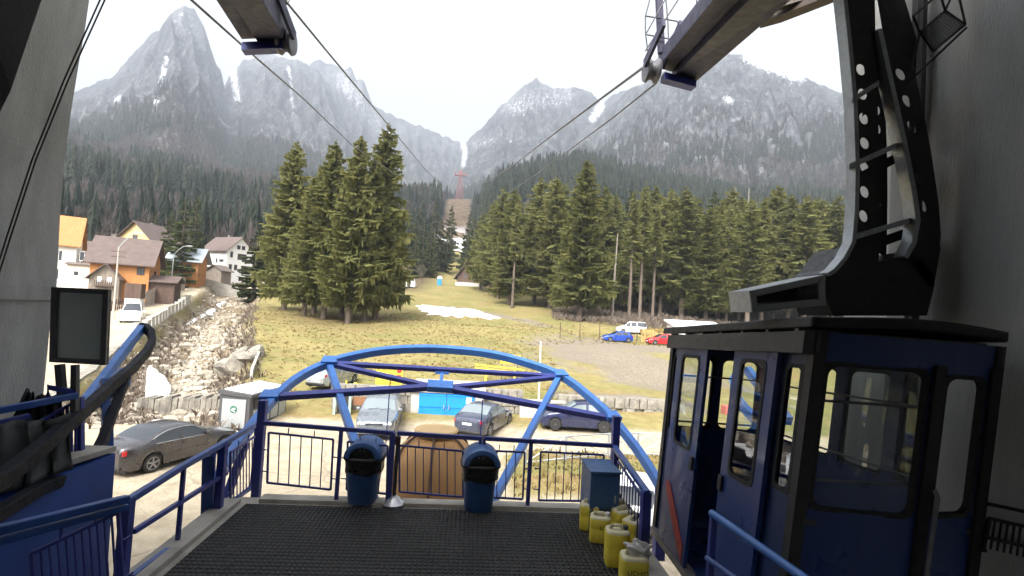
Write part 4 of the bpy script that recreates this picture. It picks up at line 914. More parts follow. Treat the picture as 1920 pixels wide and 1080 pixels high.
# wooden fence on the left of the road, fence panels in the village
def fence(label, a, b, h, mm, name='wooden_fence', gap=.06, bw=.16):
    A = Vector((a[0],a[1],0)); B = Vector((b[0],b[1],0)); L = (B-A).length; e = thing(name, label, 'fence', (a[0],a[1],tz(*a)), math.atan2(B.y-A.y,B.x-A.x)); m = MB(); n = int(L/(bw+gap)); z0 = tz(*a)
    for i in range(n):
        f = (i+.5)/n; p = A.lerp(B, f); z = tz(p.x,p.y)-z0; hh = h*random.uniform(.85,1.1); t = random.uniform(-.03,.03); x = f*L
        m.hexa([(x-bw/2,-.015,z-.2),(x+bw/2,-.015,z-.2),(x+bw/2,.015,z-.2),(x-bw/2,.015,z-.2),(x-bw/2+t,-.015,z+hh),(x+bw/2+t,-.015,z+hh),(x+bw/2+t,.015,z+hh),(x-bw/2+t,.015,z+hh)])
    m.build('boards', MT[mm], e, (0,0,0)); m = MB()
    for q in (.25,.75):
        for i in range(max(1,int(L/3))):
            f0, f1 = i/max(1,int(L/3)), (i+1)/max(1,int(L/3)); p0, p1 = A.lerp(B,f0), A.lerp(B,f1); m.beam((f0*L,.06,tz(p0.x,p0.y)-z0+h*q),(f1*L,.06,tz(p1.x,p1.y)-z0+h*q),.07)
    m.build('rail', MT['wood'], e, (0,0,0))
def xyp(px, Y): p = P(px,560,Y); return (p.x,p.y)
fence('weathered grey plank fence with uneven boards above the bend of the dirt road', xyp(272,74), xyp(345,96), 2.3, 'greywood')
fence('low dark brown fence in front of the orange house porch', xyp(205,70), xyp(268,73), 1.5, 'wood')
fence('dark red-brown garden fence in front of the white gabled house', xyp(398,113), xyp(462,114), 1.8, 'wood')
fence('yellow plank fence between the white minibus and white shed', xyp(1206,70), xyp(1264,68), 1.7, 'twig_gold', bw=.3, gap=.03)
a, b_ = xyp(372,105), xyp(470,106); e = thing('garden_wall','low pale concrete garden wall below the white gabled house','wall',(a[0],a[1],tz(*a)),math.atan2(b_[1]-a[1],b_[0]-a[0])); m = MB(); L = math.dist(a,b_); zz = [tz(a[0]+(b_[0]-a[0])*f,a[1]+(b_[1]-a[1])*f)-tz(*a) for f in (0,1)]; m.hexa([(0,-.15,zz[0]-1),(L,-.15,zz[1]-1),(L,.15,zz[1]-1),(0,.15,zz[0]-1),(0,-.15,zz[0]+1.5),(L,-.15,zz[1]+1.5),(L,.15,zz[1]+1.5),(0,.15,zz[0]+1.5)]); m.build('wall_body', MT['concrete'], e, (0,0,0))
l = at_dist(251,66); e = thing('gate_pillar','pale square gate pillar with brown meter box above the white panel van','pillar',l); m = MB(); m.box((-.9,-.4,-.5),(.9,.4,2.1)); m.build('shaft', MT['paleblock'], e, (0,0,0)); m = MB(); m.box((-.95,-.45,2.1),(.95,.45,3.9)); m.build('meter_box', MT['wood'], e, (0,0,0), bevel=.03)
# rocks
def rock(rng, s):
    bm = bmesh.new(); bmesh.ops.create_icosphere(bm, subdivisions=1 if s < .45 else 2, radius=1); k = [rng.uniform(.75,1.25) for _ in range(3)]; ph = rng.uniform(0,50)
    pl = [(Vector((rng.gauss(0,1),rng.gauss(0,1),rng.gauss(0,1))).normalized(), rng.uniform(.55,.85)) for _ in range(7)]
    V = []
    for v in bm.verts:
        p = v.co.copy()
        for n, d in pl:
            q = p.dot(n)
            if q > d: p -= n*(q-d)
        V.append((p.x*s*k[0], p.y*s*k[1], p.z*s*k[2]*.75))
    F = [tuple(v.index for v in f.verts) for f in bm.faces]; bm.free(); return V, F
rp = [rock(random.Random(i), 1.0 if i % 3 else .4) for i in range(14)]
rr = random.Random(77); mm_ = MB(); RK = []
for i in range(4600):
    s_ = rr.random(); k = min(int(s_*7),6); a, b = CREEK[k], CREEK[k+1]; f = s_*7-k; d = rr.gauss(0,2.1); 
    if abs(d) > 4.3: continue
    x = a[0]+(b[0]-a[0])*f+d; y = a[1]+(b[1]-a[1])*f+rr.uniform(-1,1); s = min(.5,.06+rr.expovariate(10)); RK.append((x,y,s,rp[rr.randrange(14)],i))
for (x, y, s, (V, F), i), z in zip(RK, terrain(np.array([q[0] for q in RK]), np.array([q[1] for q in RK]))):
    c, sn = math.cos(i), math.sin(i)
    mm_.add([(x+(v[0]*c-v[1]*sn)*s, y+(v[0]*sn+v[1]*c)*s, z+v[2]*s+s*.15) for v in V], F)
o = mm_.build('creek_rubble', mat('pale_river_stone', (.39,.345,.275), (.23,.20,.155), .9, scale=.8, dirt=.3, bmp=.4, bscale=6)); tag(o, 'loose pale boulders and cobbles filling the dry creek bed', 'rubble', None, 'stuff')
for i, (px, py, s) in enumerate([(447,693,1.3),(462,680,1.0),(436,700,1.2),(478,668,.9),(455,668,.8),(420,703,.8)]):
    l = T(px, py); V, F = rock(random.Random(200+i), s); m = MB(); m.add([(v[0]+l.x,v[1]+l.y,v[2]+l.z+s*.35) for v in V], F); o = m.build('boulder', MT['stone'], None, l); tag(o, 'large grey boulder in the pile on the right bank of the creek', 'boulder', 'boulders on the right creek bank')
e = thing('weir','low stone weir crossing the creek bed behind the dark saloon','weir',T(300,772)); m = MB(); a, b = T(262,772), T(412,770)
for i in range(15):
    f = i/14; p = a.lerp(b,f); p1 = a.lerp(b,(i+1)/14); h = random.uniform(.75,1.0); m.hexa([(p.x,p.y-.5,p.z-1),(p1.x-.03,p1.y-.5,p.z-1),(p1.x-.03,p1.y+.6,p.z-1),(p.x,p.y+.6,p.z-1),(p.x,p.y-.4+random.uniform(-.1,.1),p.z+h),(p1.x-.03,p1.y-.4,p.z+h),(p1.x-.03,p1.y+.6,p.z+h),(p.x,p.y+.6,p.z+h)])
m.build('stonework', MT['stone'], e)
# concrete spillway wing at right of the creek
a = T(470,712); e = thing('concrete_wing_wall','narrow pale concrete wing wall leaning by the boulders right of the creek','wall',a); m = MB(); b = T(489,660); m.hexa([(a.x-.08,a.y,a.z-.5),(a.x+.10,a.y,a.z-.5),(b.x+.10,b.y,b.z-.5),(b.x-.08,b.y,b.z-.5),(a.x-.08,a.y,a.z+.7),(a.x+.10,a.y,a.z+.7),(b.x+.10,b.y,b.z+.6),(b.x-.08,b.y,b.z+.6)]); m.build('wall_body', MT['concrete'], e)
# snow patches as thin lenses lying on the ground
def snow_patch(label, poly, th=.22):
    q = [T(px,py) for px,py in poly]; c = sum(q, Vector())/len(q); n = 40; outer = []
    m = MB(); rings = []
    per = []; jj = {}
    for i in range(len(q)):
        a, b = q[i], q[(i+1) % len(q)]
        for k in range(6): per.append(a.lerp(b, k/6))
    for j, f in enumerate((1.0,.985,.9,.7,.4,.1)):
        ring = []
        for i, p in enumerate(per):
            jit = 1+(jj.setdefault(i, random.uniform(-.16,.12)+.05*math.sin(i*1.7)) if j < 3 else 0)
            x = c.x+(p.x-c.x)*f*jit; y = c.y+(p.y-c.y)*f*jit; ring.append((x,y,tz(x,y)+(-.12,.05,th*.6,th*.9,th,th)[j]+(vn_(x,y)*.1 if j > 1 else 0)))
        rings.append(ring)
    m.loft(rings, True, True); o = m.build('snow_patch', MT['snow'], None, c, smooth=True, angle=80); return tag(o, label, 'snow patch', 'patches of old snow on the ground')
def vn_(x,y): return float(vnoise(np.array([x*1.3]),np.array([y*1.3]),9)[0])
snow_patch('long thin bright snow patch lying across the meadow', [(783,576),(800,573),(840,576),(885,580),(912,586),(931,595),(922,598),(880,594),(840,594),(800,589)])
snow_patch('thick white snow heap against the creek retaining wall', [(268,757),(275,700),(290,705),(318,738),(316,750),(280,760)], .9)
for poly in ([(345,608),(366,596),(372,599),(352,610)],[(372,594),(395,580),(408,580),(402,588),(380,597)],[(404,574),(418,564),(424,566),(412,577)]): snow_patch('small snow strip in the creek bed below the concrete blocks', poly, .15)
# stone walls and garage by the yard
def stone_wall(label, a, b, h, mm='stone', th=.5, name='stone_wall', rough=.10):
    L = math.dist(a,b); e = thing(name, label, 'wall', (a[0],a[1],tz(*a)), math.atan2(b[1]-a[1],b[0]-a[0])); m = MB(); rows = max(2,int(h/.3)); r = random.Random(label)
    for j in range(rows):
        x = r.uniform(-.2,0)
        while x < L:
            w = r.uniform(.25,.7); z = -.5+j*(h+.5)/rows; d = r.uniform(0,rough); hh = (h+.5)/rows-.025
            m.hexa([(x,-th/2-d,z),(x+w-.03,-th/2-d*.8,z),(x+w-.03,th/2,z),(x,th/2,z),(x+.03,-th/2-d*.6,z+hh),(x+w-.06,-th/2-d,z+hh),(x+w-.06,th/2,z+hh),(x+.03,th/2,z+hh)]); x += w
    m.box((-.1,-th/2+.06,-.5),(L,th/2-.05,h-.03)); m.build('stonework', MT[mm], e, (0,0,0)); return e
def gl(px, Y): p = at_dist(px, Y); return (p.x, p.y)
stone_wall('rough grey stone wall left of the blue garage door', gl(640,29.3), gl(784,29.3), 1.35)
stone_wall('rubble stone wall right of the blue garage door behind the slate saloon', gl(895,30), gl(985,30), 1.35)
stone_wall('low dark stone retaining wall right of the navy hatchback', gl(1060,31.5), gl(1262,31.5), .75, rough=.25)
l = gl(1018,29.2); e = thing('white_wall','short white painted wall behind the navy hatchback','wall',(l[0],l[1],-3.2)); m = MB(); m.box((-1.0,-.2,-.3),(1.5,.2,1.15)); m.build('wall_body', MT['paleblock'], e, (0,0,0)); m = MB(); m.box((-1.1,-.28,1.15),(1.6,.28,1.25)); m.build('coping', MT['concrete'], e, (0,0,0))
gx0, gx1 = P(783,790,28.8).x, P(887,790,28.8).x; gc = (gx0+gx1)/2; gw = gx1-gx0; zt_ = P(835,737,28.8).z
e = thing('garage','small flat-roofed garage with a bright blue double metal door','garage',(gc,28.8,-3.25)); h = zt_+3.25; m = MB(); m.box((-gw/2-.45,.12,-.3),(gw/2+.5,3.5,h)); m.build('wall', MT['paleblock'], e, (0,0,0)); m = MB(); m.box((-gw/2-.55,-.05,h),(gw/2+.6,3.6,h+.22)); m.build('roof', MT['concrete'], e, (0,0,0))
for s in (-1,1):
    m = MB(); x0, x1 = (-gw/2,-.015) if s < 0 else (.015,gw/2); m.box((x0,.02,0),(x1,.08,h-.05)); 
    for z in (.02,h*.48,h-.17): m.box((x0+.02,-.01,z),(x1-.02,.02,z+.07))
    d = m.build('door', MT['skyblue'], e, (0,0,0)); q = MB(); q.boxc((s*.14,-.03,h*.5),(.05,.07,.22)); q.build('handle', MT['galv'], d, (0,0,0))
q = MB(); q.box((gw/2-.45,-.02,h-.55),(gw/2-.15,.018,h-.2)); q.build('notice', MT['white'], e, (0,0,0))
# dark recesses with pale posts behind the silver off-roader : an open wooden gate frame
l = gl(712,28.2); e = thing('storage_rack','open pale-green post frame with a rusty board behind the off-road car','rack',(l[0],l[1],-3.25)); pg_ = mat('pale_green_post',(.32,.42,.36),(.25,.33,.28),.6)
for x in (-2.0,-1.2,1.2): m = MB(); m.beam((x,0,0),(x,0,1.3),.14); m.build('post', pg_, e, (0,0,0))
m = MB(); m.box((-1.1,.1,.75),(1.1,.2,1.2)); m.build('rusty_board', mat('rusty_board',(.24,.11,.05),(.14,.07,.04),.8,scale=3), e, (0,0,0))
m = MB(); m.box((-1.9,.1,0),(-1.3,.5,1.25)); m.build('dark_recess', MT['trim'], e, (0,0,0))  # black box put in for the shade of the recess
# yellow warning sign
def text_obj(txt, size, mat_, parent, loc, rx=PI/2, rz=0, name='lettering', depth=.004, align='CENTER'):
    cu = bpy.data.curves.new(name, 'FONT'); cu.body = txt; cu.size = size; cu.extrude = depth; cu.align_x = align; cu.align_y = 'CENTER'; tmp = bpy.data.objects.new(name, cu); COL.objects.link(tmp)
    dg = bpy.context.evaluated_depsgraph_get(); me = bpy.data.meshes.new_from_object(tmp.evaluated_get(dg)); bpy.data.objects.remove(tmp); me.materials.clear(); me.materials.append(mat_)
    o = bpy.data.objects.new(name, me); COL.objects.link(o); o.parent = parent; o.location = loc; o.rotation_euler = (rx,0,rz); return o
sg = P(730,706,33); e = thing('warning_sign','yellow warning board with red emblems on thin posts above the stone wall','sign',(sg.x,sg.y,tz(sg.x,sg.y))); hz = sg.z-e.location.z; sw = 48*33/FPX; sh = 36*33/FPX
m = MB(); m.box((-sw/2,-.02,hz-sh/2),(sw/2,.02,hz+sh/2)); m.build('board', MT['yellow'], e, (0,0,0))
m = MB(); m.beam((-sw/2+.03,.05,-.3),(-sw/2+.03,.05,hz+sh/2+.1),.05); m.build('post', MT['darkgrey'], e, (0,0,0)); m = MB(); m.beam((sw/2-.02,.05,-.3),(sw/2-.02,.05,hz+sh/2+.1),.05); m.build('post', MT['darkgrey'], e, (0,0,0))
text_obj('PROPRIETATEA', .17, MT['ink'], e, (-.22,-.028,hz+sh*.33)); text_obj('PRIVATA', .17, MT['ink'], e, (-.05,-.028,hz+sh*.08)); text_obj('ACCES INTERZIS', .13, MT['ink'], e, (-.1,-.028,hz-sh*.33))
m = MB(); m.lathe([(.16,-.012),(.16,.0)],(sw*.36,-.028,hz+sh*.32),18,'Y'); m.boxc((sw*.36,-.03,hz+sh*.02),(.32,.02,.2)); m.build('red_emblem', MT['red'], e, (0,0,0))
# yellow bars (barrier stacked on the meadow) and yellow board
sg = P(935,688,38); e = thing('yellow_barrier','pair of long yellow metal bars on short legs lying on the meadow','barrier',(sg.x,sg.y,tz(sg.x,sg.y))); hz = sg.z-e.location.z; m = MB(); 
for k in (0,.22): m = MB(); m.beam((-1.75,-k*.3,hz+.1-k),(1.9,-k*.3,hz-.12-k),.10); m.build('bar', MT['yellow'], e, (0,0,0))
for x in (-.9,1.2): m = MB(); m.beam((x,0,-.3),(x,0,hz),.16); m.build('leg', MT['yellow'], e, (0,0,0))
sg = P(957,671,39); e = thing('yellow_board','small yellow board with a red corner mark on the meadow','sign',(sg.x,sg.y,tz(sg.x,sg.y))); hz = sg.z-e.location.z; m = MB(); m.box((-.75,-.02,hz-.45),(.75,.02,hz+.25)); m.build('board', MT['yellow'], e, (0,0,0)); m = MB(); m.boxc((.5,-.03,hz+.12),(.22,.02,.2)); m.build('red_mark', MT['red'], e, (0,0,0)); m = MB(); m.beam((-.6,.04,-.3),(-.6,.04,hz),.05); m.build('post', MT['darkgrey'], e, (0,0,0)); m = MB(); m.beam((.6,.04,-.3),(.6,.04,hz),.05); m.build('post', MT['darkgrey'], e, (0,0,0))
sg = T(662,737); e = thing('yellow_hydrant','short yellow post with pipe fittings behind the silver off-road car','hydrant',sg); m = MB(); m.tube([(-.45,0,-.2),(-.45,0,.75)],.06,8); m.lathe([(.1,0),(.16,.1),(.16,.35),(.08,.45)],(.1,0,.2),10); m.tube([(.0,0,.5),(.6,0,.5)],.09,8); m.build('fitting', MT['yellow'], e, (0,0,0), smooth=True)
# recycling station
A = T(407,804); B = T(457,812); Dp = T(529,775); e = thing('recycling_station','dark grey recycling container row with white panels and green round emblem','recycling bins',(A.x,A.y,-3.3),math.radians(0))
W1 = (B-A).length; Lb = (Dp-B).length; hh = P(408,733,A.y).z+3.3
e.rotation_euler = (0,0,math.atan2(Dp.y-B.y,Dp.x-B.x)-PI/2)
m = MB(); m.box((0,0,.06),(W1,Lb,hh-.12)); m.build('body', MT['darkgrey'], e, (0,0,0), bevel=.02)
m = MB(); m.hexa([(-.06,-.06,hh-.12),(W1+.08,-.06,hh-.22),(W1+.08,Lb+.06,hh-.22),(-.06,Lb+.06,hh-.12),(-.06,-.06,hh+.06),(W1+.08,-.06,hh-.1),(W1+.08,Lb+.06,hh-.1),(-.06,Lb+.06,hh+.06)]); m.build('roof', MT['darkgrey'], e, (0,0,0))
for k in range(4):
    y0 = .25+k*(Lb-.3)/4; m = MB(); m.hexa([(.05,y0,hh+.05),(W1-.05,y0,hh-.09),(W1-.05,y0+Lb/4-.25,hh-.09),(.05,y0+Lb/4-.25,hh+.05),(.05,y0,hh+.09),(W1-.05,y0,hh-.05),(W1-.05,y0+Lb/4-.25,hh-.05),(.05,y0+Lb/4-.25,hh+.09)]); m.build('lid', MT['white'], e, (0,0,0))
    m = MB(); m.box((W1+.0,y0+.05,.25),(W1+.035,y0+Lb/4-.15,hh*.52)); m.build('front_panel', MT['galv'], e, (0,0,0)); m = MB(); m.box((W1+.0,y0+.05,hh*.58),(W1+.04,y0+Lb/4-.15,hh-.32)); m.build('flap', MT['trim'], e, (0,0,0))
m = MB(); m.box((.18,-.04,.12),(W1-.18,-.003,hh-.32)); m.build('side_panel', MT['galv'], e, (0,0,0))
m = MB(); m.lathe([(.17,-.02),(.17,0)],(W1/2,-.045,hh*.55),24,'Y'); m.build('emblem', mat('dark_green_print',(.03,.14,.09),(.03,.12,.08),.6), e, (0,0,0)); m = MB(); m.prism([(W1/2+(x)*.65,-.07,hh*.55+z*.65) for x,z in ((-.2,-.02),(.05,.12),(.2,.03),(0,-.02),(.18,-.2),(-.02,-.12))],(0,-.01,0)); m.lathe([(.17,-.012),(.17,0)],(W1/2,-.068,hh*.55+.12),20,'Y',sy=.4) if False else None; m.build('emblem_mark', MT['white'], e, (0,0,0))
# low tube barrier along the grass bank
bl = [T(px,py) for px,py in ((985,873),(1060,865),(1140,858),(1195,857),(1262,859))]
e = thing('tube_barrier','low grey tubular barrier with crossed braces along the grass bank','barrier',bl[0]); m = MB(); 
for i in range(4):
    a, b = bl[i], bl[i+1]; up = Vector((0,0,1.0)); m.tube([a+up,b+up],.03,6); m.tube([a+up*.12,b+up*.12],.025,6); m.tube([a,a+up],.05,6); m.tube([a+up*.12,b+up],.016,5); m.tube([b+up*.12,a+up],.016,5)
m.tube([bl[-1],bl[-1]+Vector((0,0,1))],.05,6); m.build('tubing', MT['galv'], e, smooth=True)
# tan kiosk below the platform
kc = P(819,800,12.6); zg = -3.3; e = thing('barrel_kiosk','tan barrel-shaped wooden kiosk with a round flat cap just beyond the railing','kiosk',(kc.x,kc.y,zg)); zt = P(822,806,12.6).z-zg
m = MB(); m.lathe([(.95,-.1),(1.08,zt-2.3),(1.09,zt-1.75),(1.07,zt-1.2),(.99,zt-.72),(.80,zt-.36),(.62,zt-.22),(.44,zt-.16)],n=36); m.build('shell', MT['tan'], e, (0,0,0), smooth=True)
m = MB(); m.lathe([(.40,zt-.25),(.40,zt-.07),(.51,zt-.06),(.53,zt),(.50,zt+.035),(0,zt+.06)],n=36); m.build('cap', MT['tancap'], e, (0,0,0), smooth=True)
for k in range(6):
    a = 2*PI*k/6-.55; c, s = math.cos(a), math.sin(a); m = MB(); m.tube([(c*r_,s*r_,z) for r_, z in ((.98,0),(1.11,zt-2.3),(1.12,zt-1.75),(1.10,zt-1.2),(1.02,zt-.7),(.83,zt-.34),(.66,zt-.19),(.5,zt-.1))],.028,6); m.build('rib', MT['wood'], e, (0,0,0), smooth=True)
m = MB(); m.prism([(math.cos(a)*.66, -1.10, zt-1.75+math.sin(a)*.5) for a in np.linspace(0,PI,14)],(0,-.03,0)); m.build('arched_panel', MT['tan'], e, (0,0,0))
# red pylon far up the strip
b0 = T(861,374, 900); d0 = math.hypot(b0.x,b0.y); topz = P(865,322,b0.y).z; Hh = topz-b0.z
e = thing('cableway_pylon','red steel lattice pylon with a crossarm at the head of the cleared strip','pylon',b0); m = MB(); bw, tw_ = Hh*.14, Hh*.05; lv = 8
def cor(k, t): 
    w = bw+(tw_-bw)*t; return Vector(((-1,1,1,-1)[k]*w, (-1,-1,1,1)[k]*w, Hh*.86*t))
for k in range(4):
    m.beam(cor(k,0)-Vector((0,0,4)), cor(k,1), .42)
    for j in range(lv):
        m.beam(cor(k,j/lv), cor((k+1)%4,(j+1)/lv), .2); m.beam(cor((k+1)%4,j/lv), cor(k,(j+1)/lv), .2); m.beam(cor(k,j/lv), cor((k+1)%4,j/lv), .4)
RED = mat('oxide_red_steel', (.20,.06,.06), (.16,.05,.05), .6); m.build('lattice', RED, e, (0,0,0))
m = MB(); m.boxc((0,0,Hh*.87),(Hh*.42,Hh*.08,Hh*.032)); m.boxc((-Hh*.18,0,Hh*.92),(Hh*.05,Hh*.1,Hh*.1)); m.boxc((Hh*.18,0,Hh*.92),(Hh*.05,Hh*.1,Hh*.1)); m.boxc((0,0,Hh*.95),(Hh*.14,Hh*.1,Hh*.12)); m.build('crossarm', RED, e, (0,0,0))
PYL = (b0, Hh)
# ------------------------------------------------------------------ station hall
FRONT = 8.35
st = thing('cable_car_station','grey stucco station hall around the platform, open towards the valley','station building',(0,0,0))
def part(mb, name, m, parent, **kw): return mb.build(name, MT[m] if isinstance(m, str) else m, parent, **kw)
m = MB(); m.box((-3.55,-12,-.35),(2.62,FRONT,-.012)); part(m,'platform_slab','concrete',st)
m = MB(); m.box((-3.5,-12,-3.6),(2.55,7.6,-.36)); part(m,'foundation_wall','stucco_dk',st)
m = MB(); m.box((2.63,-12,-1.5),(7.9,6.2,-1.3)); m.box((2.63,6.0,-3.6),(7.9,6.2,-1.5)); part(m,'cabin_bay_floor','stucco_dk',st)
# right wall
RWX = 5.55
m = MB(); m.box((RWX,-12,-1.3),(RWX+2.3,7.25,10.5)); part(m,'side_wall','stucco_lit',st)
m = MB(); m.box((RWX-.12,6.05,-1.3),(RWX-.002,6.32,10.5)); part(m,'pilaster','stucco',st)
m = MB(); m.tube([(RWX-.16,5.85,-1.2),(RWX-.16,5.85,9.0)],.05,10); part(m,'conduit','darkgrey',st,smooth=True)
# left pillar: sight line edge at px 105..170
a0 = P(104,560,6.4); a1 = P(170,-30,6.6); a0b = P(104,1200,6.4)
m = MB(); e0 = P(106,545,6.4); 
q = [P(176,-60,8.3), P(160,50,8.3), P(146,130,8.3), P(133,210,8.3), P(121,300,8.3), P(113,400,8.3), P(106,545,8.3)]
rings = []
for p in q[::-1]: rings.append([p, Vector((p.x-5,p.y,p.z)), Vector((p.x-5,6.5,p.z)), Vector((p.x+.02,6.5,p.z))])
m.loft(rings,True,True); part(m,'pillar','stucco',st)
p = P(100,548,8.25); m = MB(); m.box((p.x-5,6.52,-3.4),(p.x,8.25,p.z)); part(m,'pillar_foot','stucco',st)
t0 = P(104,548,8.3); m = MB(); m.box((t0.x-5,6.46,t0.z-.12),(t0.x+.05,8.34,t0.z+.08)); part(m,'ledge','stucco',st)
# inner wall on the far left (dark) with a cable strip
u0, u1 = P(100,-40,5.6), P(-70,330,5.0)
m = MB(); m.hexa([Vector((-9.5,2,-1)),Vector((u1.x-.1,4.6,-1)),Vector((u1.x-.1,6.38,-1)),Vector((-9.5,6.38,-1)),Vector((-9.5,2,10.5)),P(120,-60,5.0),P(90,-60,6.5),Vector((-9.5,6.38,10.5))]) if False else None
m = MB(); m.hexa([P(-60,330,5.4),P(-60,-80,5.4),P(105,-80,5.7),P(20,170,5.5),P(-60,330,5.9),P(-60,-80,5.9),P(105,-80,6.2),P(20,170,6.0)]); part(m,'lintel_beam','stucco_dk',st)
m = MB()
for d in (0,9): m.tube([P(192+d,-10,6.0),P(120+d*.9,150,6.0),P(60+d*.8,300,6.0),P(14+d*.8,440,6.0),P(-30+d*.8,580,6.0)],.008,6)
part(m,'wall_cable','rubber',st)
m = MB(); m.box((-16,-12,9.2),(RWX+2.3,5.0,9.5)); part(m,'ceiling','ceiling',st)
m = MB(); zz_ = (-16,-9.5,-6.0,-4.0,-.5,RWX+2.3)
for i_ in range(5):
    if i_ in (1,3): m.box((zz_[i_],-12.3,-3.5),(zz_[i_+1],-12,1.6)); m.box((zz_[i_],-12.3,5.2),(zz_[i_+1],-12,10))  # unseen back wall openings, added to let light into the hall
    else: m.box((zz_[i_],-12.3,-3.5),(zz_[i_+1],-12,10))
if 1:
    yy_ = (-12,-9.2,-8.0,-6.9,-5.7,6.3)
    for i_ in range(5):
        if i_ in (1,3): m.box((-16.3,yy_[i_],-3.5),(-16,yy_[i_+1],2.2)); m.box((-16.3,yy_[i_],3.7),(-16,yy_[i_+1],10))  # unseen left wall openings, added to brighten the hall and mirror
        else: m.box((-16.3,yy_[i_],-3.5),(-16,yy_[i_+1],10))
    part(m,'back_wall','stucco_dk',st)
# rubber mat
def mat_rubber():
    mm, t, b = nt('ring_rubber_mat'); tc = N(t,'ShaderNodeTexCoord').outputs['Object']
    sx = N(t,'ShaderNodeSeparateXYZ'); t.links.new(tc, sx.inputs[0])
    wx = mth(t,'SINE',mth(t,'MULTIPLY',sx.outputs['X'],2*PI/.062)); wy = mth(t,'SINE',mth(t,'MULTIPLY',sx.outputs['Y'],2*PI/.085))
    h = mth(t,'MULTIPLY',mth(t,'ADD',wx,1.0),mth(t,'ADD',wy,1.0))
    big = noise(t, tc, .9, 5)
    seam = ramp(t, mth(t,'ABSOLUTE',mth(t,'SINE',mth(t,'MULTIPLY',sx.outputs['Y'],PI/.92))), [(.0,(0,0,0)),(.06,(1,1,1))])
    c = ramp(t, mth(t,'MULTIPLY',h,.25), [(.25,(.006,.006,.006)),(.75,(.055,.052,.048))]); c = mixc(t, .5, c, ramp(t,big,[(.35,(.006,.006,.006)),(.7,(.045,.042,.038))]), 'ADD'); c = mixc(t, seam, (.004,.004,.004), c)  # rib highlights put into the colour along the relief
    t.links.new(c, b.inputs['Base Color']); b.inputs['Roughness'].default_value = .62; b.inputs['Specular IOR Level'].default_value = .35
    bump(t, b, h, 1.0, .014); return mm
mp_ = [G(492,918,.02),G(1083,958,.02)]
m = MB(); m.box((-3.15,-6,-.008),(2.02,8.0,.022)); m.box((2.03,-6,-.006),(2.5,6.1,.012)); o = part(m,'rubber_mat',mat_rubber(),None); tag(o,'black ribbed rubber ring mat covering the platform floor','mat')
# ------------------------------------------------------------------ railings
FY = 8.2
def F(px, py): return P(px, py, FY)
def vpost(mb, px, ytop, w, z0=0.0):
    p = F(px, ytop); mb.boxc((p.x, FY, (z0+p.z)/2), (w, w, p.z-z0)); return p
fr = thing('front_railing','blue steel front railing with baluster panels between the two bins','railing',F(820,930))
m = MB(); m.beam(F(494,793),F(738,812),.06,.06); m.beam(F(745,812),F(903,822),.06,.06); m.beam(F(908,822),F(1150,836),.06,.06); part(m,'top_rail','blue_dark',fr)
for px, w in ((640,.055),(737,.085),(901,.05),(908,.05),(996,.06)):
    m = MB(); vpost(m, px, 800+.062*(px-560), w); part(m,'post','blue_dark',fr)
def rpanel(parent, tl, tr, br, bl, nb, nm='baluster_panel', w=.028, tabs=((.33,),(.33,.67))):
    m = MB()
    for a, b in ((tl,tr),(tr,br),(br,bl),(bl,tl)): m.beam(a, b, w, w)
    for k in range(1, nb): f = k/nb; m.beam(tl.lerp(tr,f), bl.lerp(br,f), .014, .014)
    for f in (.3,.7): q = tl.lerp(tr,f); m.beam(q, q+Vector((0,0,.10)), .014)
    for f in (.35,.78):
        q = tr.lerp(br,f); d = (tr-tl).normalized(); m.beam(q, q+d*.09, .014); q = tl.lerp(bl,f); m.beam(q, q-d*.09, .014)
    return part(m, nm, 'blue_dark', parent)
for (x0,y0,x1,y1,x2,y2,x3,y3,nb) in ((504,811,625,824,620,918,501,905,6),(652,828,727,836,725,926,650,918,5),(749,835,868,846,868,932,749,922,8),(915,845,984,848,980,936,915,932,4),(1014,847,1132,853,1129,940,1010,938,8)):
    rpanel(fr, F(x0,y0), F(x1,y1), F(x2,y2), F(x3,y3), nb)
m = MB(); m.box((F(492,900).x,8.12,-.01),(F(1150,930).x,8.34,.05)); part(m,'kerb','concrete',st)
m = MB(); m.box((-3.53,3.0,-.01),(-3.26,8.1,.06)); part(m,'side_kerb','concrete',st)
LX = -3.42
def L_(px, py): return plane_hit(px, py, Vector((LX,0,0)), Vector((1,0,0)))
lr = thing('side_railing','blue steel handrail along the left platform edge with a short baluster panel','railing',L_(420,950))
m = MB(); m.path([L_(498,790),L_(484,793),L_(425,828),L_(340,876),L_(238,940)],.075,.075); part(m,'top_rail','blue',lr,bevel=.012)
m = MB(); m.beam(L_(425,887),L_(250,997),.05); part(m,'middle_rail','blue_dark',lr)
m = MB(); m.beam(L_(424,948),L_(246,1083),.06); m.beam(L_(484,905),L_(424,948),.05); part(m,'bottom_rail','blue',lr)
for (x,y,x2,y2,w) in ((484,796,484,906,.08),(419,832,421,960,.10),(345,874,347,1003,.045),(240,936,253,1110,.10)):
    m = MB(); a = L_(x,y); b = L_(x2,y2); m.boxc((LX,a.y,(a.z+b.z)/2),(w,w,a.z-b.z)); part(m,'post','blue_dark',lr)
rpanel(lr, L_(432,848), L_(478,818), L_(478,905), L_(432,942), 8)
# nearer continuation of the left railing
nr = thing('near_railing','dark blue railing with close balusters at the lower left corner','railing',L_(246,1060)); A0 = P(240,940,5.0); A1 = P(-30,1010,4.0)
m = MB(); m.beam(P(240,935,5.0),P(-30,1000,4.1),.07); part(m,'top_rail','blue',nr,bevel=.012); m = MB(); m.beam(P(238,950,5.02),P(-30,1022,4.12),.06); part(m,'lower_rail','blue',nr,bevel=.012)
rpanel(nr, P(60,1037,4.4), P(222,960,4.95), P(232,1120,4.95), P(72,1190,4.4), 11)
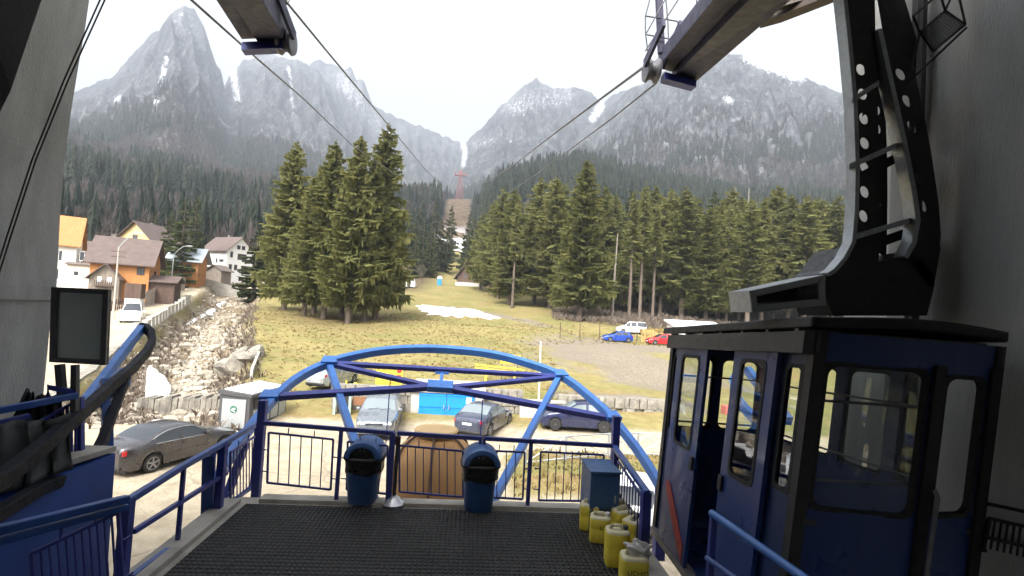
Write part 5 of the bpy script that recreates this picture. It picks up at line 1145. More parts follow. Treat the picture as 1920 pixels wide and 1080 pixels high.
# right railing
def R_(px, py):
    a = G(1165,960,0); b = G(1212,990,0); return None
c0, c1 = F(1152,838), P(1214,925,6.35)
rr_ = thing('right_railing','short blue railing beside the blue cabinet at the right platform edge','railing',F(1152,940))
m = MB(); m.beam(c0,c1,.08,.07); part(m,'top_rail','blue',rr_,bevel=.012)
for f, w in ((.97,.11),(.06,.07)):
    q = c0.lerp(c1,f); m = MB(); m.boxc((q.x,q.y,q.z/2),(w,w,q.z)); part(m,'post','blue_dark',rr_)
d = Vector((0,0,1)); rpanel(rr_, c0.lerp(c1,.16)-d*.13, c0.lerp(c1,.88)-d*.13, c0.lerp(c1,.88)-d*.93, c0.lerp(c1,.16)-d*.93, 9)
# ------------------------------------------------------------------ blue guide arch in front of the platform
pE0 = G(392,960,.0); pE1 = G(1246,925,.0); pT0 = P(820,655,12.4)
pn = (pE1-pE0).cross(pT0-pE0).normalized()
def A_(px, py): return plane_hit(px, py, pE0, pn)
ar = thing('guide_arch','big blue steel arch with crossed braces projecting in front of the platform','arch',pE0)
arc = [(392,935),(430,858),(492,773),(550,715),(616,681),(680,664),(740,656),(800,654),(860,657),(920,664),(985,680),(1052,705),(1105,744),(1152,790),(1200,850),(1246,925)]
fine = []
for i in range(len(arc)-1):
    p0 = arc[max(i-1,0)]; p1 = arc[i]; p2 = arc[i+1]; p3 = arc[min(i+2,len(arc)-1)]
    for k in range(4):
        t = k/4; fine.append(tuple(.5*(2*p1[j]+(p2[j]-p0[j])*t+(2*p0[j]-5*p1[j]+4*p2[j]-p3[j])*t*t+(3*p1[j]-p0[j]-3*p2[j]+p3[j])*t**3) for j in (0,1)))
fine.append(arc[-1])
def arc_w(x): return .17
m = MB(); m.path([A_(*p) for p in fine],.13,.17,up=pn); part(m,'curved_beam','blue_light',ar,smooth=True,angle=30,bevel=.01)
for (x0,y0,x1,y1,w) in ((620,681,1050,706,.095),(500,745,808,726,.12),(842,729,1152,786,.12),(622,683,808,725,.10),(842,727,1046,707,.10)):
    m = MB(); m.beam(A_(x0,y0),A_(x1,y1),w,w,up=pn); part(m,'brace','blue_dark',ar,bevel=.008)
m = MB(); a,b,c,d_ = A_(801,721),A_(849,724),A_(848,738),A_(800,735); 
ctr = (a+b+c+d_)/4; m.prism([a,b,c,d_],pn*.14); m2 = part(m,'centre_plate','blue_light',ar,bevel=.01)
for x,y in ((617,682),(1050,706),(505,747),(1148,785)):
    q = A_(x,y); m = MB(); u = (A_(x+10,y)-q).normalized(); v = pn.cross(u); s = .17; m.prism([q-u*s-v*s*.6,q+u*s-v*s*.6,q+u*s*.7+v*s*.8,q-u*s*.7+v*s*.8],pn*.12); part(m,'gusset_plate','blue_light',ar,bevel=.01)
m = MB(); q = A_(826,720); m.beam(q, q+Vector((0,0,.0))+(A_(829,700)-q), .07); m.boxc(A_(829,701)+Vector((0,0,.02)),(.3,.06,.05)); part(m,'lifting_bracket','blue_light',ar)
for (x0,y0,X1) in ((618,688,F(700,930).x),(1046,712,F(922,935).x)):
    m = MB(); m.beam(A_(x0,y0),Vector((X1,8.34,-.02)),.13,.13); part(m,'strut','blue_light',ar,bevel=.01)
for (x0,y0,x1,y1) in ((494,770,491,1040),(1156,800,1163,1010)):
    a = P(x0,y0-20,8.42); m = MB(); m.beam(Vector((a.x,8.42,-.5)), a, .12,.12); part(m,'post','blue_dark',ar,bevel=.01)
a = A_(394,930); m = MB(); m.beam(Vector((a.x,a.y,-.5)), L_(396,852)+Vector((-.05,.05,0)), .15,.15); part(m,'leg','blue',ar); m = MB(); m.beam(A_(1240,915),Vector((A_(1240,915).x,A_(1240,915).y,-1.2)),.18,.18); part(m,'leg','blue_dark',ar)
m = MB(); m.beam(L_(440,975)+Vector((-.3,.2,0)), L_(483,838)+Vector((-.28,.2,0)), .11,.11); part(m,'strut','blue_dark',ar)
m = MB()
for x, y0, y1 in ((732,695,800),(905,735,815)):
    q = A_(x,y0+15); m.tube([q, q-Vector((0,0,1.5))],.012,5)
part(m,'stay_wire','blue_dark',ar)
# ------------------------------------------------------------------ left bay : second guide rail, platform side, tarpaulins
la = thing('guide_rail','curved blue guide rail of the neighbouring cabin bay at the left','guide rail',P(150,890,6.3))
m = MB(); m.path([P(*q) for q in ((-40,925,4.3),(5,898,4.7),(55,858,5.2),(105,815,5.8),(160,768,6.6),(210,722,7.6),(250,688,8.6),(275,660,9.4),(286,640,9.9),(283,624,10.1),(272,614,10.2),(262,612,10.2))],.11,.15); part(m,'curved_beam',mat('blue_black_beam',(.006,.007,.014),(.005,.006,.010),.7,dirt=0,spec=.2,dirtc=(.03,.03,.04)),la,smooth=True,angle=40,bevel=.012)
m = MB(); m.path([P(*q) for q in ((268,613,10.2),(240,648,9.8),(195,708,9.2),(150,765,8.6),(120,806,8.2))],.12,.14); part(m,'return_beam','blue_light',la,bevel=.01)
m = MB(); m.path([P(*q) for q in ((238,706,8.3),(215,765,7.5),(193,825,6.9),(172,868,6.5),(148,888,6.25),(75,916,5.6),(5,958,4.9),(-40,985,4.5))],.11,.12); part(m,'lower_beam',bpy.data.materials['blue_black_beam'],la,smooth=True,angle=40,bevel=.012)
m = MB(); m.beam(P(196,712,7.6),P(200,800,7.35),.10); m.beam(P(200,800,7.35),P(200,842,7.3),.12); part(m,'post','blue',la)
m = MB(); m.beam(P(120,800,7.2),P(232,694,8.4),.09); part(m,'brace','blue',la); m = MB(); m.beam(P(130,795,7.0),P(240,716,8.2),.08); part(m,'brace','blue',la)
lp = thing('neighbour_platform','blue-painted platform side with concrete top of the left cabin bay','platform',P(150,860,6.4)); XP = P(222,880,6.6).x
zt1 = P(215,842,6.7).z; m = MB(); m.hexa([(-9,1,-3.4),(XP+.0,1,-3.4),(XP+.05,6.6,-3.4),(-9,6.6,-3.4),(-9,1,zt1-.35),(XP-.5,1,zt1-.35),(XP-.05,6.6,zt1-.02),(-9,6.6,zt1-.02)]); part(m,'side_panel','panel_blue',lp)
m = MB(); m.hexa([(-9,5.2,zt1-.0),(XP-.3,5.2,zt1-.0),(XP-.06,6.62,zt1+.0),(-9,6.62,zt1),(-9,5.2,zt1+.06),(XP-.3,5.2,zt1+.06),(XP-.06,6.62,zt1+.06),(-9,6.62,zt1+.06)]); part(m,'concrete_top','concrete',lp)
br_ = thing('bay_railing','dark blue railing of the left bay hung with black tarpaulin','railing',P(100,850,6.2))
m = MB(); m.path([P(-30,775,5.6),P(60,758,5.9),P(145,741,6.3)],.07,.07); part(m,'top_rail','blue',br_,bevel=.01)
m = MB(); m.beam(P(-20,796,5.6),P(55,780,5.9),.05); part(m,'middle_rail','blue_dark',br_)
m = MB(); m.path([P(88,752,6.15),P(90,726,6.15),P(140,735,6.3)],.06,.06); part(m,'hoop','blue_dark',br_)
m = MB(); a,b,c,d_ = P(75,790,6.1),P(150,748,6.4),P(150,848,6.4),P(75,885,6.1)
for k in range(10): f = k/9; m.beam(a.lerp(b,f),d_.lerp(c,f),.022)
m.beam(a,b,.03); m.beam(d_,c,.03); part(m,'baluster_panel','blue_dark',br_)
m = MB(); m.beam(P(150,744,6.42),P(151,860,6.42),.06); part(m,'post','blue_dark',br_); m = MB(); m.beam(P(78,790,6.1),P(98,900,6.0),.06); part(m,'post','blue_dark',br_)
def cloth(label, quad, amp, cols=12, rows=10, seed=1):
    r = random.Random(seed); rings = []
    for j in range(rows+1):
        row = []
        for i in range(cols+1):
            u, v = i/cols, j/rows; p = quad[0].lerp(quad[1],u).lerp(quad[3].lerp(quad[2],u),v); n = math.sin(u*17+seed)*.5+math.sin(u*31+v*3)*.3+math.sin(v*5+u*4)*.3; row.append(p+Vector((0.4*amp*n,-amp*n,amp*.3*math.sin(v*9+u*7))))
        rings.append(row)
    m = MB(); m.loft(rings, False, False); o = m.build('tarpaulin', MT['tarp'], None, quad[3], smooth=True, angle=80); mod = o.modifiers.new('thickness','SOLIDIFY'); mod.thickness = .01; return tag(o, label, 'tarpaulin')
cloth('black tarpaulin draped over the left bay railing', [P(2,795,5.55),P(128,778,6.0),P(136,880,5.95),P(5,925,5.3)], .07)
cloth('dark peaked tarpaulin bundle standing against the grey pillar', [P(50,728,6.2),P(64,735,6.25),P(72,800,6.2),P(14,800,6.1)], .05, seed=4)
cloth('crumpled dark cover lying behind the left bay rail', [P(70,742,6.25),P(112,738,6.3),P(125,800,6.2),P(62,800,6.2)], .06, seed=8)
# framed mirror panel
mf = thing('framed_mirror','dark glazed panel in a grey metal frame fixed on a post by the pillar','mirror',P(152,700,6.25)); c = [P(100,538,6.15),P(207,543,6.3),P(201,684,6.3),P(96,678,6.15)]
m = MB()
def quadframe(mb, c, w, th, n):
    ins = []
    ce = sum(c, Vector())/4
    for k in range(4):
        a = (c[(k+1)%4]-c[k]).normalized(); b = (c[k-1]-c[k]).normalized(); ins.append(c[k]+(a+b)*w)
    for k in range(4):
        k2 = (k+1)%4; mb.hexa([c[k],c[k2],ins[k2],ins[k],c[k]+n*th,c[k2]+n*th,ins[k2]+n*th,ins[k]+n*th])
    return ins
nn = (c[1]-c[0]).cross(c[3]-c[0]).normalized(); nn = nn if nn.y < 0 else -nn
ins = quadframe(m, c, .055, .06, nn); m.prism([q-nn*.01 for q in c], -nn*.04); part(m,'frame','darkgrey',mf,bevel=.006)
mm, t, b = nt('mirror_reflection_tone'); b.inputs['Base Color'].default_value = (.50,.56,.52,1); b.inputs['Metallic'].default_value = .0; b.inputs['Roughness'].default_value = .12  # grey-green diffuse colour stands in for the reflected hall
m = MB(); m.quad(*[q+nn*.012 for q in ins]); part(m,'glass',mm,mf)
m = MB(); m.beam(P(141,684,6.32),P(140,800,6.32),.06); part(m,'post','darkgrey',mf); m = MB(); m.beam(P(112,683,6.25),P(117,745,6.25),.07); part(m,'post','darkgrey',mf)
# stairs landing and things below on the left
m = MB(); m.box((-4.5,2,-1.62),(-3.58,6.0,-1.5)); m.box((-4.45,6.0,-2.3),(-3.58,6.9,-2.15)); part(m,'landing','concrete',st)
m = MB(); m.box((-4.4,3.4,-1.49),(-3.62,5.2,-1.46)); o = part(m,'door_mat','darkgrey',None); tag(o,'dark grey mat on the concrete landing below the left railing','mat')
# ------------------------------------------------------------------ bins, stanchion, cabinet, cans
def make_bin(label, px, py, group):
    g = G(px, py, .022); e = thing('litter_bin', label, 'litter bin', g, random.uniform(-.05,.05), group); O = (0,0,0)
    def sq(r, z, n=32, k=3.2): return [(math.copysign(abs(math.cos(a))**(2/k),math.cos(a))*r, math.copysign(abs(math.sin(a))**(2/k),math.sin(a))*r, z) for a in np.linspace(0,2*PI,n,endpoint=False)]
    m = MB(); m.loft([sq(.205,0),sq(.215,.015),sq(.265,.60),sq(.268,.62)],True,True); part(m,'body','binblue',e,origin=O,smooth=True,angle=50)
    m = MB(); rg = []
    for j,(r,z) in enumerate(((.272,.47),(.285,.50),(.283,.58),(.292,.66),(.296,.70))):
        ring = sq(r,z); rg.append([(x*(1+.018*math.sin(i*2.3+j)), y*(1+.02*math.sin(i*1.7+j*2)), zz+(.025*math.sin(i*.9+1) if j == 0 else 0)) for i,(x,y,zz) in enumerate(ring)])
    m.loft(rg,True,False); part(m,'bin_bag','bag',e,origin=O,smooth=True,angle=60)
    m = MB(); m.loft([sq(.30,.665),sq(.312,.675),sq(.315,.705),sq(.30,.72)],True,True); part(m,'rim','trim',e,origin=O,smooth=True)
    # hooded lid : half-barrel along Y with recessed D opening at the front
    m = MB(); n = 22; R0 = .285
    def arcp(r, y, zs=.86): return [(math.cos(a)*r, y, .72+math.sin(a)*r*zs) for a in np.linspace(0,PI,n)]
    m.loft([arcp(R0*.80,-.30),arcp(R0*.96,-.285),arcp(R0,-.24),arcp(R0,.2),arcp(R0*.92,.275),arcp(R0*.7,.30)],False,False); m.loft([arcp(R0*.80,-.30),arcp(R0*.68,-.30)],False,False); m.loft([arcp(R0*.68,-.30),arcp(R0*.64,-.2)],False,False)
    o = m.f.__len__(); bk = arcp(R0*.7,.30); b0 = len(m.v); m.v += bk; m.f.append(tuple(range(b0,b0+n)))
    part(m,'lid','binblue',e,origin=O,smooth=True,angle=50)
    m = MB(); m.v += arcp(R0*.66,-.22); m.f.append(tuple(range(n))); part(m,'opening','rubber',e,origin=O)
    for s in (-.045,.02): m = MB(); m.lathe([(.009,-.006),(.009,0)],(s,-.226,.83),10,'Y'); part(m,'bolt','galv',e,origin=O)
    return e
make_bin('blue plastic litter bin with domed lid left of the chrome stanchion', 680, 938, 'blue litter bins')
make_bin('blue plastic litter bin with domed lid in front of the tan kiosk', 896, 952, 'blue litter bins')
g = G(738,943,.022); e = thing('barrier_post','slim dark barrier post on a polished conical steel base','stanchion',g); O = (0,0,0)
m = MB(); m.lathe([(.185,0),(.188,.012),(.16,.03),(.10,.075),(.05,.115),(.035,.12)],n=36); part(m,'base','chrome',e,origin=O,smooth=True,angle=50)
m = MB(); m.lathe([(.03,.10),(.03,.98)],n=16); part(m,'post','darkgrey',e,origin=O,smooth=True); m = MB(); m.lathe([(.036,.90),(.045,.91),(.045,1.02),(.03,1.03),(0,1.035)],n=18); part(m,'head',mat('brown_black_plastic',(.05,.02,.03),(.04,.018,.025),.5),e,origin=O,smooth=True,angle=40)
# cabinet
q0 = G(1106,955,.022); e = thing('blue_cabinet','blue sheet metal cabinet standing in the right front platform corner','cabinet',(2.02,7.62,.022)); m = MB(); x0,x1 = P(1108,900,7.35).x, P(1163,900,7.35).x; zt = P(1130,887,7.35).z
e.location = ((x0+x1)/2,7.65,.022); w = (x1-x0); m.box((-w/2,-.3,.0),(w/2,.32,zt-.03)); part(m,'body',mat('cabinet_blue',(.035,.10,.24),(.03,.085,.2),.45,dirt=.3),e,origin=O,bevel=.008); m = MB(); m.box((-w/2-.015,-.32,zt-.03),(w/2+.015,.34,zt)); part(m,'top',bpy.data.materials['cabinet_blue'],e,origin=O,bevel=.006)
m = MB(); m.box((-w/2+.02,-.312,.03),(w/2-.02,-.30,zt-.06)); d_ = part(m,'door',bpy.data.materials['cabinet_blue'],e,origin=O); m = MB(); m.boxc((w/2-.07,-.32,zt*.55),(.02,.03,.1)); part(m,'handle','galv',d_,origin=O)
# jerry cans
def rr(w, d, rad, z, n=5):
    out = []
    for cx, cy, a0 in ((w/2-rad,d/2-rad,0),(-w/2+rad,d/2-rad,PI/2),(-w/2+rad,-d/2+rad,PI),(w/2-rad,-d/2+rad,1.5*PI)):
        for k in range(n): a = a0+PI/2*k/(n-1); out.append((cx+rad*math.cos(a), cy+rad*math.sin(a), z))
    return out
def make_can(label, px, py, h, rz, txt=None, cap='trim', w=.29, d=.25, col='can', loc=None):
    g = loc or G(px, py, .022); e = thing('jerry_can', label, 'canister', g, rz, 'yellow liquid cans in the platform corner')
    m = MB(); m.loft([rr(w*.94,d*.94,.05,0),rr(w,d,.06,.02),rr(w,d,.06,h*.48),rr(w*.985,d*.985,.06,h*.5),rr(w,d,.06,h*.52),rr(w,d,.06,h*.80),rr(w*.97,d*.97,.06,h*.84)],True,True); part(m,'body',col,e,origin=O,smooth=True,angle=40)
    m = MB(); m.loft([rr(w*.97,d*.97,.06,h*.84),rr(w*.92,d*.92,.06,h*.89),rr(w*.74,d*.72,.05,h*.915),rr(w*.3,d*.3,.02,h*.90)],True,True); m.tube([(-w*.30,0,h*.90),(-w*.26,0,h*.985),(-w*.1,0,h*1.0),(w*.14,0,h*.995),(w*.2,0,h*.91)],[.026,.024,.022,.024,.026],10); part(m,'shoulder','cantop',e,origin=O,smooth=True,angle=50)
    m = MB(); m.lathe([(.032,0),(.034,.01),(.034,.05),(.028,.055),(0,.056)],(w*.33,0,h*.895),14); part(m,'cap',cap,e,origin=O,smooth=True,angle=40)
    if txt: text_obj(txt, .075, MT['ink'], e, (.02,-d/2-.003,h*.56), name='lettering', depth=.001)
    return e
make_can('yellow can at the back left of the group with black side cap', 1105,990,.40,-.3)
make_can('shorter yellow can with white cap and marker letters, second from the left', 1124,1012,.37,-.25,'LI',cap='white',w=.29)
make_can('tall bright yellow can in the middle of the front row', 1155,1056,.47,-.12,w=.30,d=.26)
cf = make_can('front yellow can with a crumpled plastic bag tucked into its handle', 1186,1106,.44,-.1,'LICHID',w=.31,d=.27)
make_can('yellow can partly hidden behind, nearest the blue cabinet', 1150,980,.40,.5); make_can('pale yellow can behind the tall middle one', 1166,1003,.40,.35); make_can('tilted-handle yellow can at the foot of the right railing', 1186,1022,.39,.8)
bg = Vector(cf.location)+Vector((.06,.02,.43)); m = MB(); bm = bmesh.new(); bmesh.ops.create_icosphere(bm, subdivisions=4, radius=.085)
for v in bm.verts:
    p = v.co; n_ = math.sin(p.x*70+p.z*33)*.2+math.sin(p.y*82+1+p.x*25)*.2+math.sin(p.z*95)*.15; v.co = Vector((p.x*1.5,p.y*.8,p.z*1.0+abs(p.x)*.4))*(1+n_)+bg
V = [tuple(v.co) for v in bm.verts]; Fc = [tuple(v.index for v in f.verts) for f in bm.faces]; bm.free(); m.add(V,Fc); o = m.build('plastic_bag', MT['plasticbag'], None, bg, smooth=True, angle=70); tag(o,'crumpled clear plastic bag stuffed into the front yellow can handle','plastic bag')
# ------------------------------------------------------------------ the cabin : a lattice between its eight corners
NLT, NLB = P(1536,622,4.6), P(1452,1290,4.6); FLT, FLB = P(1263,630,7.85), P(1226,990,7.85)
NRT, NRB = P(1880,650,4.6), P(1800,1300,4.6); wv = NRT-NLT
FRT, FRB = FLT+Vector((1.62,.05,wv.z)), FLB+Vector((1.62,.05,NRB.z-NLB.z))
def C(u, v, w, out=0.0):
    b = NLB.lerp(NRB,u).lerp(FLB.lerp(FRB,u),v); t = NLT.lerp(NRT,u).lerp(FLT.lerp(FRT,u),v); p = b.lerp(t,w)
    bow = .13*math.sin(PI*min(max(u,0),1)); p = p+Vector((0,-bow*(1-v)+bow*v,0)); return p
def Cl(u, v, w):   # offset helper in metres left of the long side
    return C(u, v, w)
cb = thing('cable_car_cabin','large dark blue cable car cabin hanging at the right of the platform','cable car cabin',C(.5,.5,0))
def wallgrid(mb, fn, a0, a1, w0, w1, holes, th, nseg=1):
    """wall patch in (a,w) with rectangular holes, built as a grid of boxes butted together"""
    av = sorted(set([a0,a1]+[h[0] for h in holes]+[h[1] for h in holes]+list(np.linspace(a0,a1,nseg+1)))); ws = sorted(set([w0,w1]+[h[2] for h in holes]+[h[3] for h in holes]))
    for i in range(len(av)-1):
        for j in range(len(ws)-1):
            am, wm = (av[i]+av[i+1])/2, (ws[j]+ws[j+1])/2
            if any(h[0] < am < h[1] and h[2] < wm < h[3] for h in holes): continue
            c = [fn(av[i],ws[j],0),fn(av[i+1],ws[j],0),fn(av[i+1],ws[j+1],0),fn(av[i],ws[j+1],0)]; d = [fn(av[i],ws[j],th),fn(av[i+1],ws[j],th),fn(av[i+1],ws[j+1],th),fn(av[i],ws[j+1],th)]
            mb.hexa(c+d)
UT = .03   # wall thickness as a share of the width
left = lambda a, w, t: C(t, a, w)
right = lambda a, w, t: C(1-t, a, w)
near = lambda a, w, t: C(a, t, w)
far = lambda a, w, t: C(a, 1-t, w)
def window(parent, fn, a0, a1, w0, w1, th0, name='window', rad=.10, frame='rubber', glass=True, fw=.018):
    """rounded rubber gasket and pane; coordinates in the wall's own (a,w)"""
    da, dw = a1-a0, w1-w0; ring = []; 
    L = (fn(a1,w0,0)-fn(a0,w0,0)).length; Hh = (fn(a0,w1,0)-fn(a0,w0,0)).length; ra = rad/L*da; rw = rad/Hh*dw
    def rrc(ins):
        ia = ins/L*da; iw = ins/Hh*dw; o = []
        for ca, cw, s0 in ((a1-ia-ra,w1-iw-rw,0),(a0+ia+ra,w1-iw-rw,1),(a0+ia+ra,w0+iw+rw,2),(a1-ia-ra,w0+iw+rw,3)):
            for k in range(6): an = s0*PI/2+PI/2*k/5; o.append((ca+ra*math.cos(an), cw+rw*math.sin(an)))
        return o
    e0 = []
    n = 24; sq = []
    for (a,w) in rrc(0):
        # push to the rectangle edge for the outer ring
        sq.append((a,w))
    m = MB(); outr, inr = rrc(-.012), rrc(.03)
    R1 = [fn(a,w,th0) for a,w in outr]; R2 = [fn(a,w,th0) for a,w in inr]; R3 = [fn(a,w,th0+.012) for a,w in inr]; R4 = [fn(a,w,th0+.012) for a,w in outr]
    m.loft([R1,R2,R3,R4,R1],True,False)
    # corner fillers so the square hole reads rounded
    rect = [(a1,w1),(a0,w1),(a0,w0),(a1,w0)]
    for q in range(4):
        o = len(m.v); m.v.append(tuple(fn(rect[q][0],rect[q][1],th0+.006))); 
        for k in range(6): m.v.append(tuple(fn(*outr[q*6+k],th0+.006)))
        for k in range(5): m.f.append((o,o+1+k,o+2+k))
    f = part(m,name,frame,parent)
    if glass:
        m = MB(); m.v += [tuple(fn(a,w,th0+.008)) for a,w in rrc(.01)]; m.f.append(tuple(range(24))); part(m,'pane','cabglass',f)
    return f
def vpx(px): return ((3.09*960/(px-886))-4.6)/3.25
# body shell
m = MB(); wallgrid(m, near, 0, 1, 0, 1, [(.045,.545,.50,.915),(.64,.90,.505,.905)], .018, 10); wallgrid(m, far, 0.02, .98, 0, 1, [(.08,.48,.52,.90),(.55,.92,.52,.90)], .018, 6)
wallgrid(m, right, .02, .98, 0, 1, [(.08,.28,.52,.90),(.33,.52,.52,.90),(.57,.72,.52,.90),(.76,.93,.52,.90)], UT, 4)
m.hexa([C(.03,.02,-.02),C(.97,.02,-.02),C(.97,.98,-.02),C(.03,.98,-.02),C(.03,.02,.02),C(.97,.02,.02),C(.97,.98,.02),C(.03,.98,.02)])
part(m,'shell','cab_blue',cb)
# dark inner lining of the lower half and corner posts
for u, v in ((.012,.012),(.985,.012),(.012,.985),(.985,.985)):
    m = MB(); m.loft([[C(u+du*.03,v+dv*.016,w) for du,dv in ((-1,-1),(1,-1),(1,1),(-1,1))] for w in (0,.5,1)],True,True); part(m,'corner_post','black',cb)
# left side: fixed narrow panes, two sliding leaves, header beam
m = MB(); d0, d1, o1, e0, e1 = .905, .615, .385, .385, .155
wallgrid(m, left, .02, .155, 0, .935, [(.045,.125,.52,.90)], UT); part(m,'side_panel',mat('dark_cabin_blue',(.014,.03,.10),(.012,.025,.08),.4),cb); m = MB(); wallgrid(m, left, .905, .985, 0, .935, [(.925,.965,.52,.90)], UT); part(m,'side_panel',bpy.data.materials['dark_cabin_blue'],cb)
window(cb, left, .045,.125,.52,.90,-.004,rad=.05); window(cb, left, .925,.965,.52,.90,-.004,rad=.04)
lf = lambda a, w, t: C(t-.045, a, w)
for (a0,a1) in ((.60,.885),(.14,.395)):
    m = MB(); pad = (a1-a0)*.20; wallgrid(m, lf, a0, a1, .015, .955, [(a0+pad,a1-pad,.49,.905)], .028)
    d_ = part(m,'door','cab_blue',cb); window(d_, lf, a0+pad,a1-pad,.49,.905,-.004,name='door_window',rad=.09)
    m = MB(); am = a0+pad*.35 if a0 > .5 else a1-pad*.35; m.hexa([lf(am-.012,.42,-.004),lf(am+.012,.42,-.004),lf(am+.012,.475,-.004),lf(am-.012,.475,-.004),lf(am-.012,.42,-.02),lf(am+.012,.42,-.02),lf(am+.012,.475,-.02),lf(am-.012,.475,-.02)]); part(m,'handle','black',d_)
m = MB(); m.hexa([C(-.075,.0,.935),C(-.0,.0,.935),C(-.0,.98,.935),C(-.075,.98,.935),C(-.075,.0,1.0),C(-.0,.0,1.0),C(-.0,.98,1.0),C(-.075,.98,1.0)]); part(m,'door_header',mat('grey_black_header',(.055,.052,.052),(.045,.043,.043),.5),cb,bevel=.006)
m = MB(); m.hexa([C(-.05,.02,-.01),C(.0,.02,-.01),C(.0,.98,-.01),C(-.05,.98,-.01),C(-.05,.02,.02),C(.0,.02,.02),C(.0,.98,.02),C(-.05,.98,.02)]); part(m,'door_sill','steel',cb)
# red swoosh on the lower side of the far leaf
m = MB(); pts = [(.86,.30),(.83,.24),(.76,.16),(.68,.08),(.62,.03),(.62,.10),(.68,.16),(.75,.235),(.81,.30)]; m.prism([lf(a,w,-.003) for a,w in pts], Vector((-.006,0,0))); part(m,'red_stripe',mat('dull_red_stripe',(.30,.03,.025),(.25,.03,.025),.5),cb)
window(cb, near, .045,.545,.50,.915,-.004,rad=.10,fw=.03); window(cb, near, .64,.90,.505,.905,-.004,rad=.10)
for a0,a1 in ((.08,.28),(.33,.52),(.57,.72),(.76,.93)): window(cb, right, a0,a1,.52,.90,-.004,rad=.09)
for a0,a1 in ((.08,.48),(.55,.92)): window(cb, far, a0,a1,.52,.90,-.004,rad=.09)
m = MB(); 
for a in (.595,.955): m.hexa([near(a-.03,0,-.012),near(a+.03,0,-.012),near(a+.03,.93,-.012),near(a-.03,.93,-.012),near(a-.03,0,-.002),near(a+.03,0,-.002),near(a+.03,.93,-.002),near(a-.03,.93,-.002)])
part(m,'window_post','black',cb)
m = MB(); m.hexa([near(.03,.455,-.008),near(.97,.455,-.008),near(.97,.47,-.008),near(.03,.47,-.008),near(.03,.455,-.001),near(.97,.455,-.001),near(.97,.47,-.001),near(.03,.47,-.001)]); part(m,'trim_strip','darkgrey',cb)
m = MB(); m.tube([near(.60,.10,-.03),near(.617,.57,-.03),near(.618,.585,-.02)],.022,10); part(m,'grab_bar','steel',cb,smooth=True)
m = MB()
for w in (.80,.565): 
    m.tube([C(.05,.06,w),C(.95,.06,w)],.014,8); m.tube([C(.94,.05,w-.01),C(.94,.95,w-.01)],.014,8); m.tube([C(.06,.95,w),C(.94,.95,w)],.014,8)
m.tube([C(.07,.03,.40),C(.07,.16,.40)],.013,8); m.tube([C(.30,.30,.02),C(.30,.30,.98)],.016,8); m.tube([C(.65,.7,.02),C(.65,.7,.98)],.016,8); part(m,'handrail','steel',cb,smooth=True)
m = MB(); m.hexa([C(.80,.1,.02),C(.95,.1,.02),C(.95,.9,.02),C(.80,.9,.02),C(.80,.1,.26),C(.95,.1,.26),C(.95,.9,.26),C(.80,.9,.26)]); part(m,'bench','greywood',cb)
m = MB(); m.hexa([C(.03,.02,.985),C(.97,.02,.985),C(.97,.98,.985),C(.03,.98,.985),C(.03,.02,1.0),C(.97,.02,1.0),C(.97,.98,1.0),C(.03,.98,1.0)]); part(m,'inner_ceiling','ceiling',cb)
# roof with overhang, ribs below
def rf(u, v, w): 
    cu = min(max(u,0),1); return C(u,v,w)+Vector((0,0,.05*math.sin(PI*cu)))
m = MB(); rings = []; us = np.linspace(-.07,.985,12); vs = np.linspace(-.02,1.05,10)
prof = []
for wz in (1.010,1.042):
    prof.append([[rf(u,v,wz) for v in vs] for u in us])
nu, nv = len(us), len(vs)
for L_i, g_ in enumerate(prof):
    for row in g_: m.v += [tuple(p) for p in row]
def vid(l,i,j): return l*nu*nv+i*nv+j
for i in range(nu-1):
    for j in range(nv-1):
        m.f.append((vid(1,i,j),vid(1,i+1,j),vid(1,i+1,j+1),vid(1,i,j+1))); m.f.append((vid(0,i,j),vid(0,i,j+1),vid(0,i+1,j+1),vid(0,i+1,j)))
for i in range(nu-1):
    for j in (0,nv-1): m.f.append((vid(0,i,j),vid(0,i+1,j),vid(1,i+1,j),vid(1,i,j)))
for j in range(nv-1):
    for i in (0,nu-1): m.f.append((vid(0,i,j),vid(0,i,j+1),vid(1,i,j+1),vid(1,i,j)))
part(m,'roof','black',cb,bevel=.02)
m = MB()
for v in np.linspace(.05,.95,7): m.hexa([C(-.06,v-.008,1.001),C(1,v-.008,1.001),C(1,v+.008,1.001),C(-.06,v+.008,1.001),C(-.06,v-.008,1.009),C(1,v-.008,1.009),C(1,v+.008,1.009),C(-.06,v+.008,1.009)])
m.hexa([C(-.01,-.006,.94),C(1.01,-.006,.94),C(1.01,-.002,.94),C(-.01,-.002,.94),C(-.01,-.006,.998),C(1.01,-.006,.998),C(1.01,-.002,.998),C(-.01,-.002,.998)]); part(m,'roof_rib','darkgrey',cb)
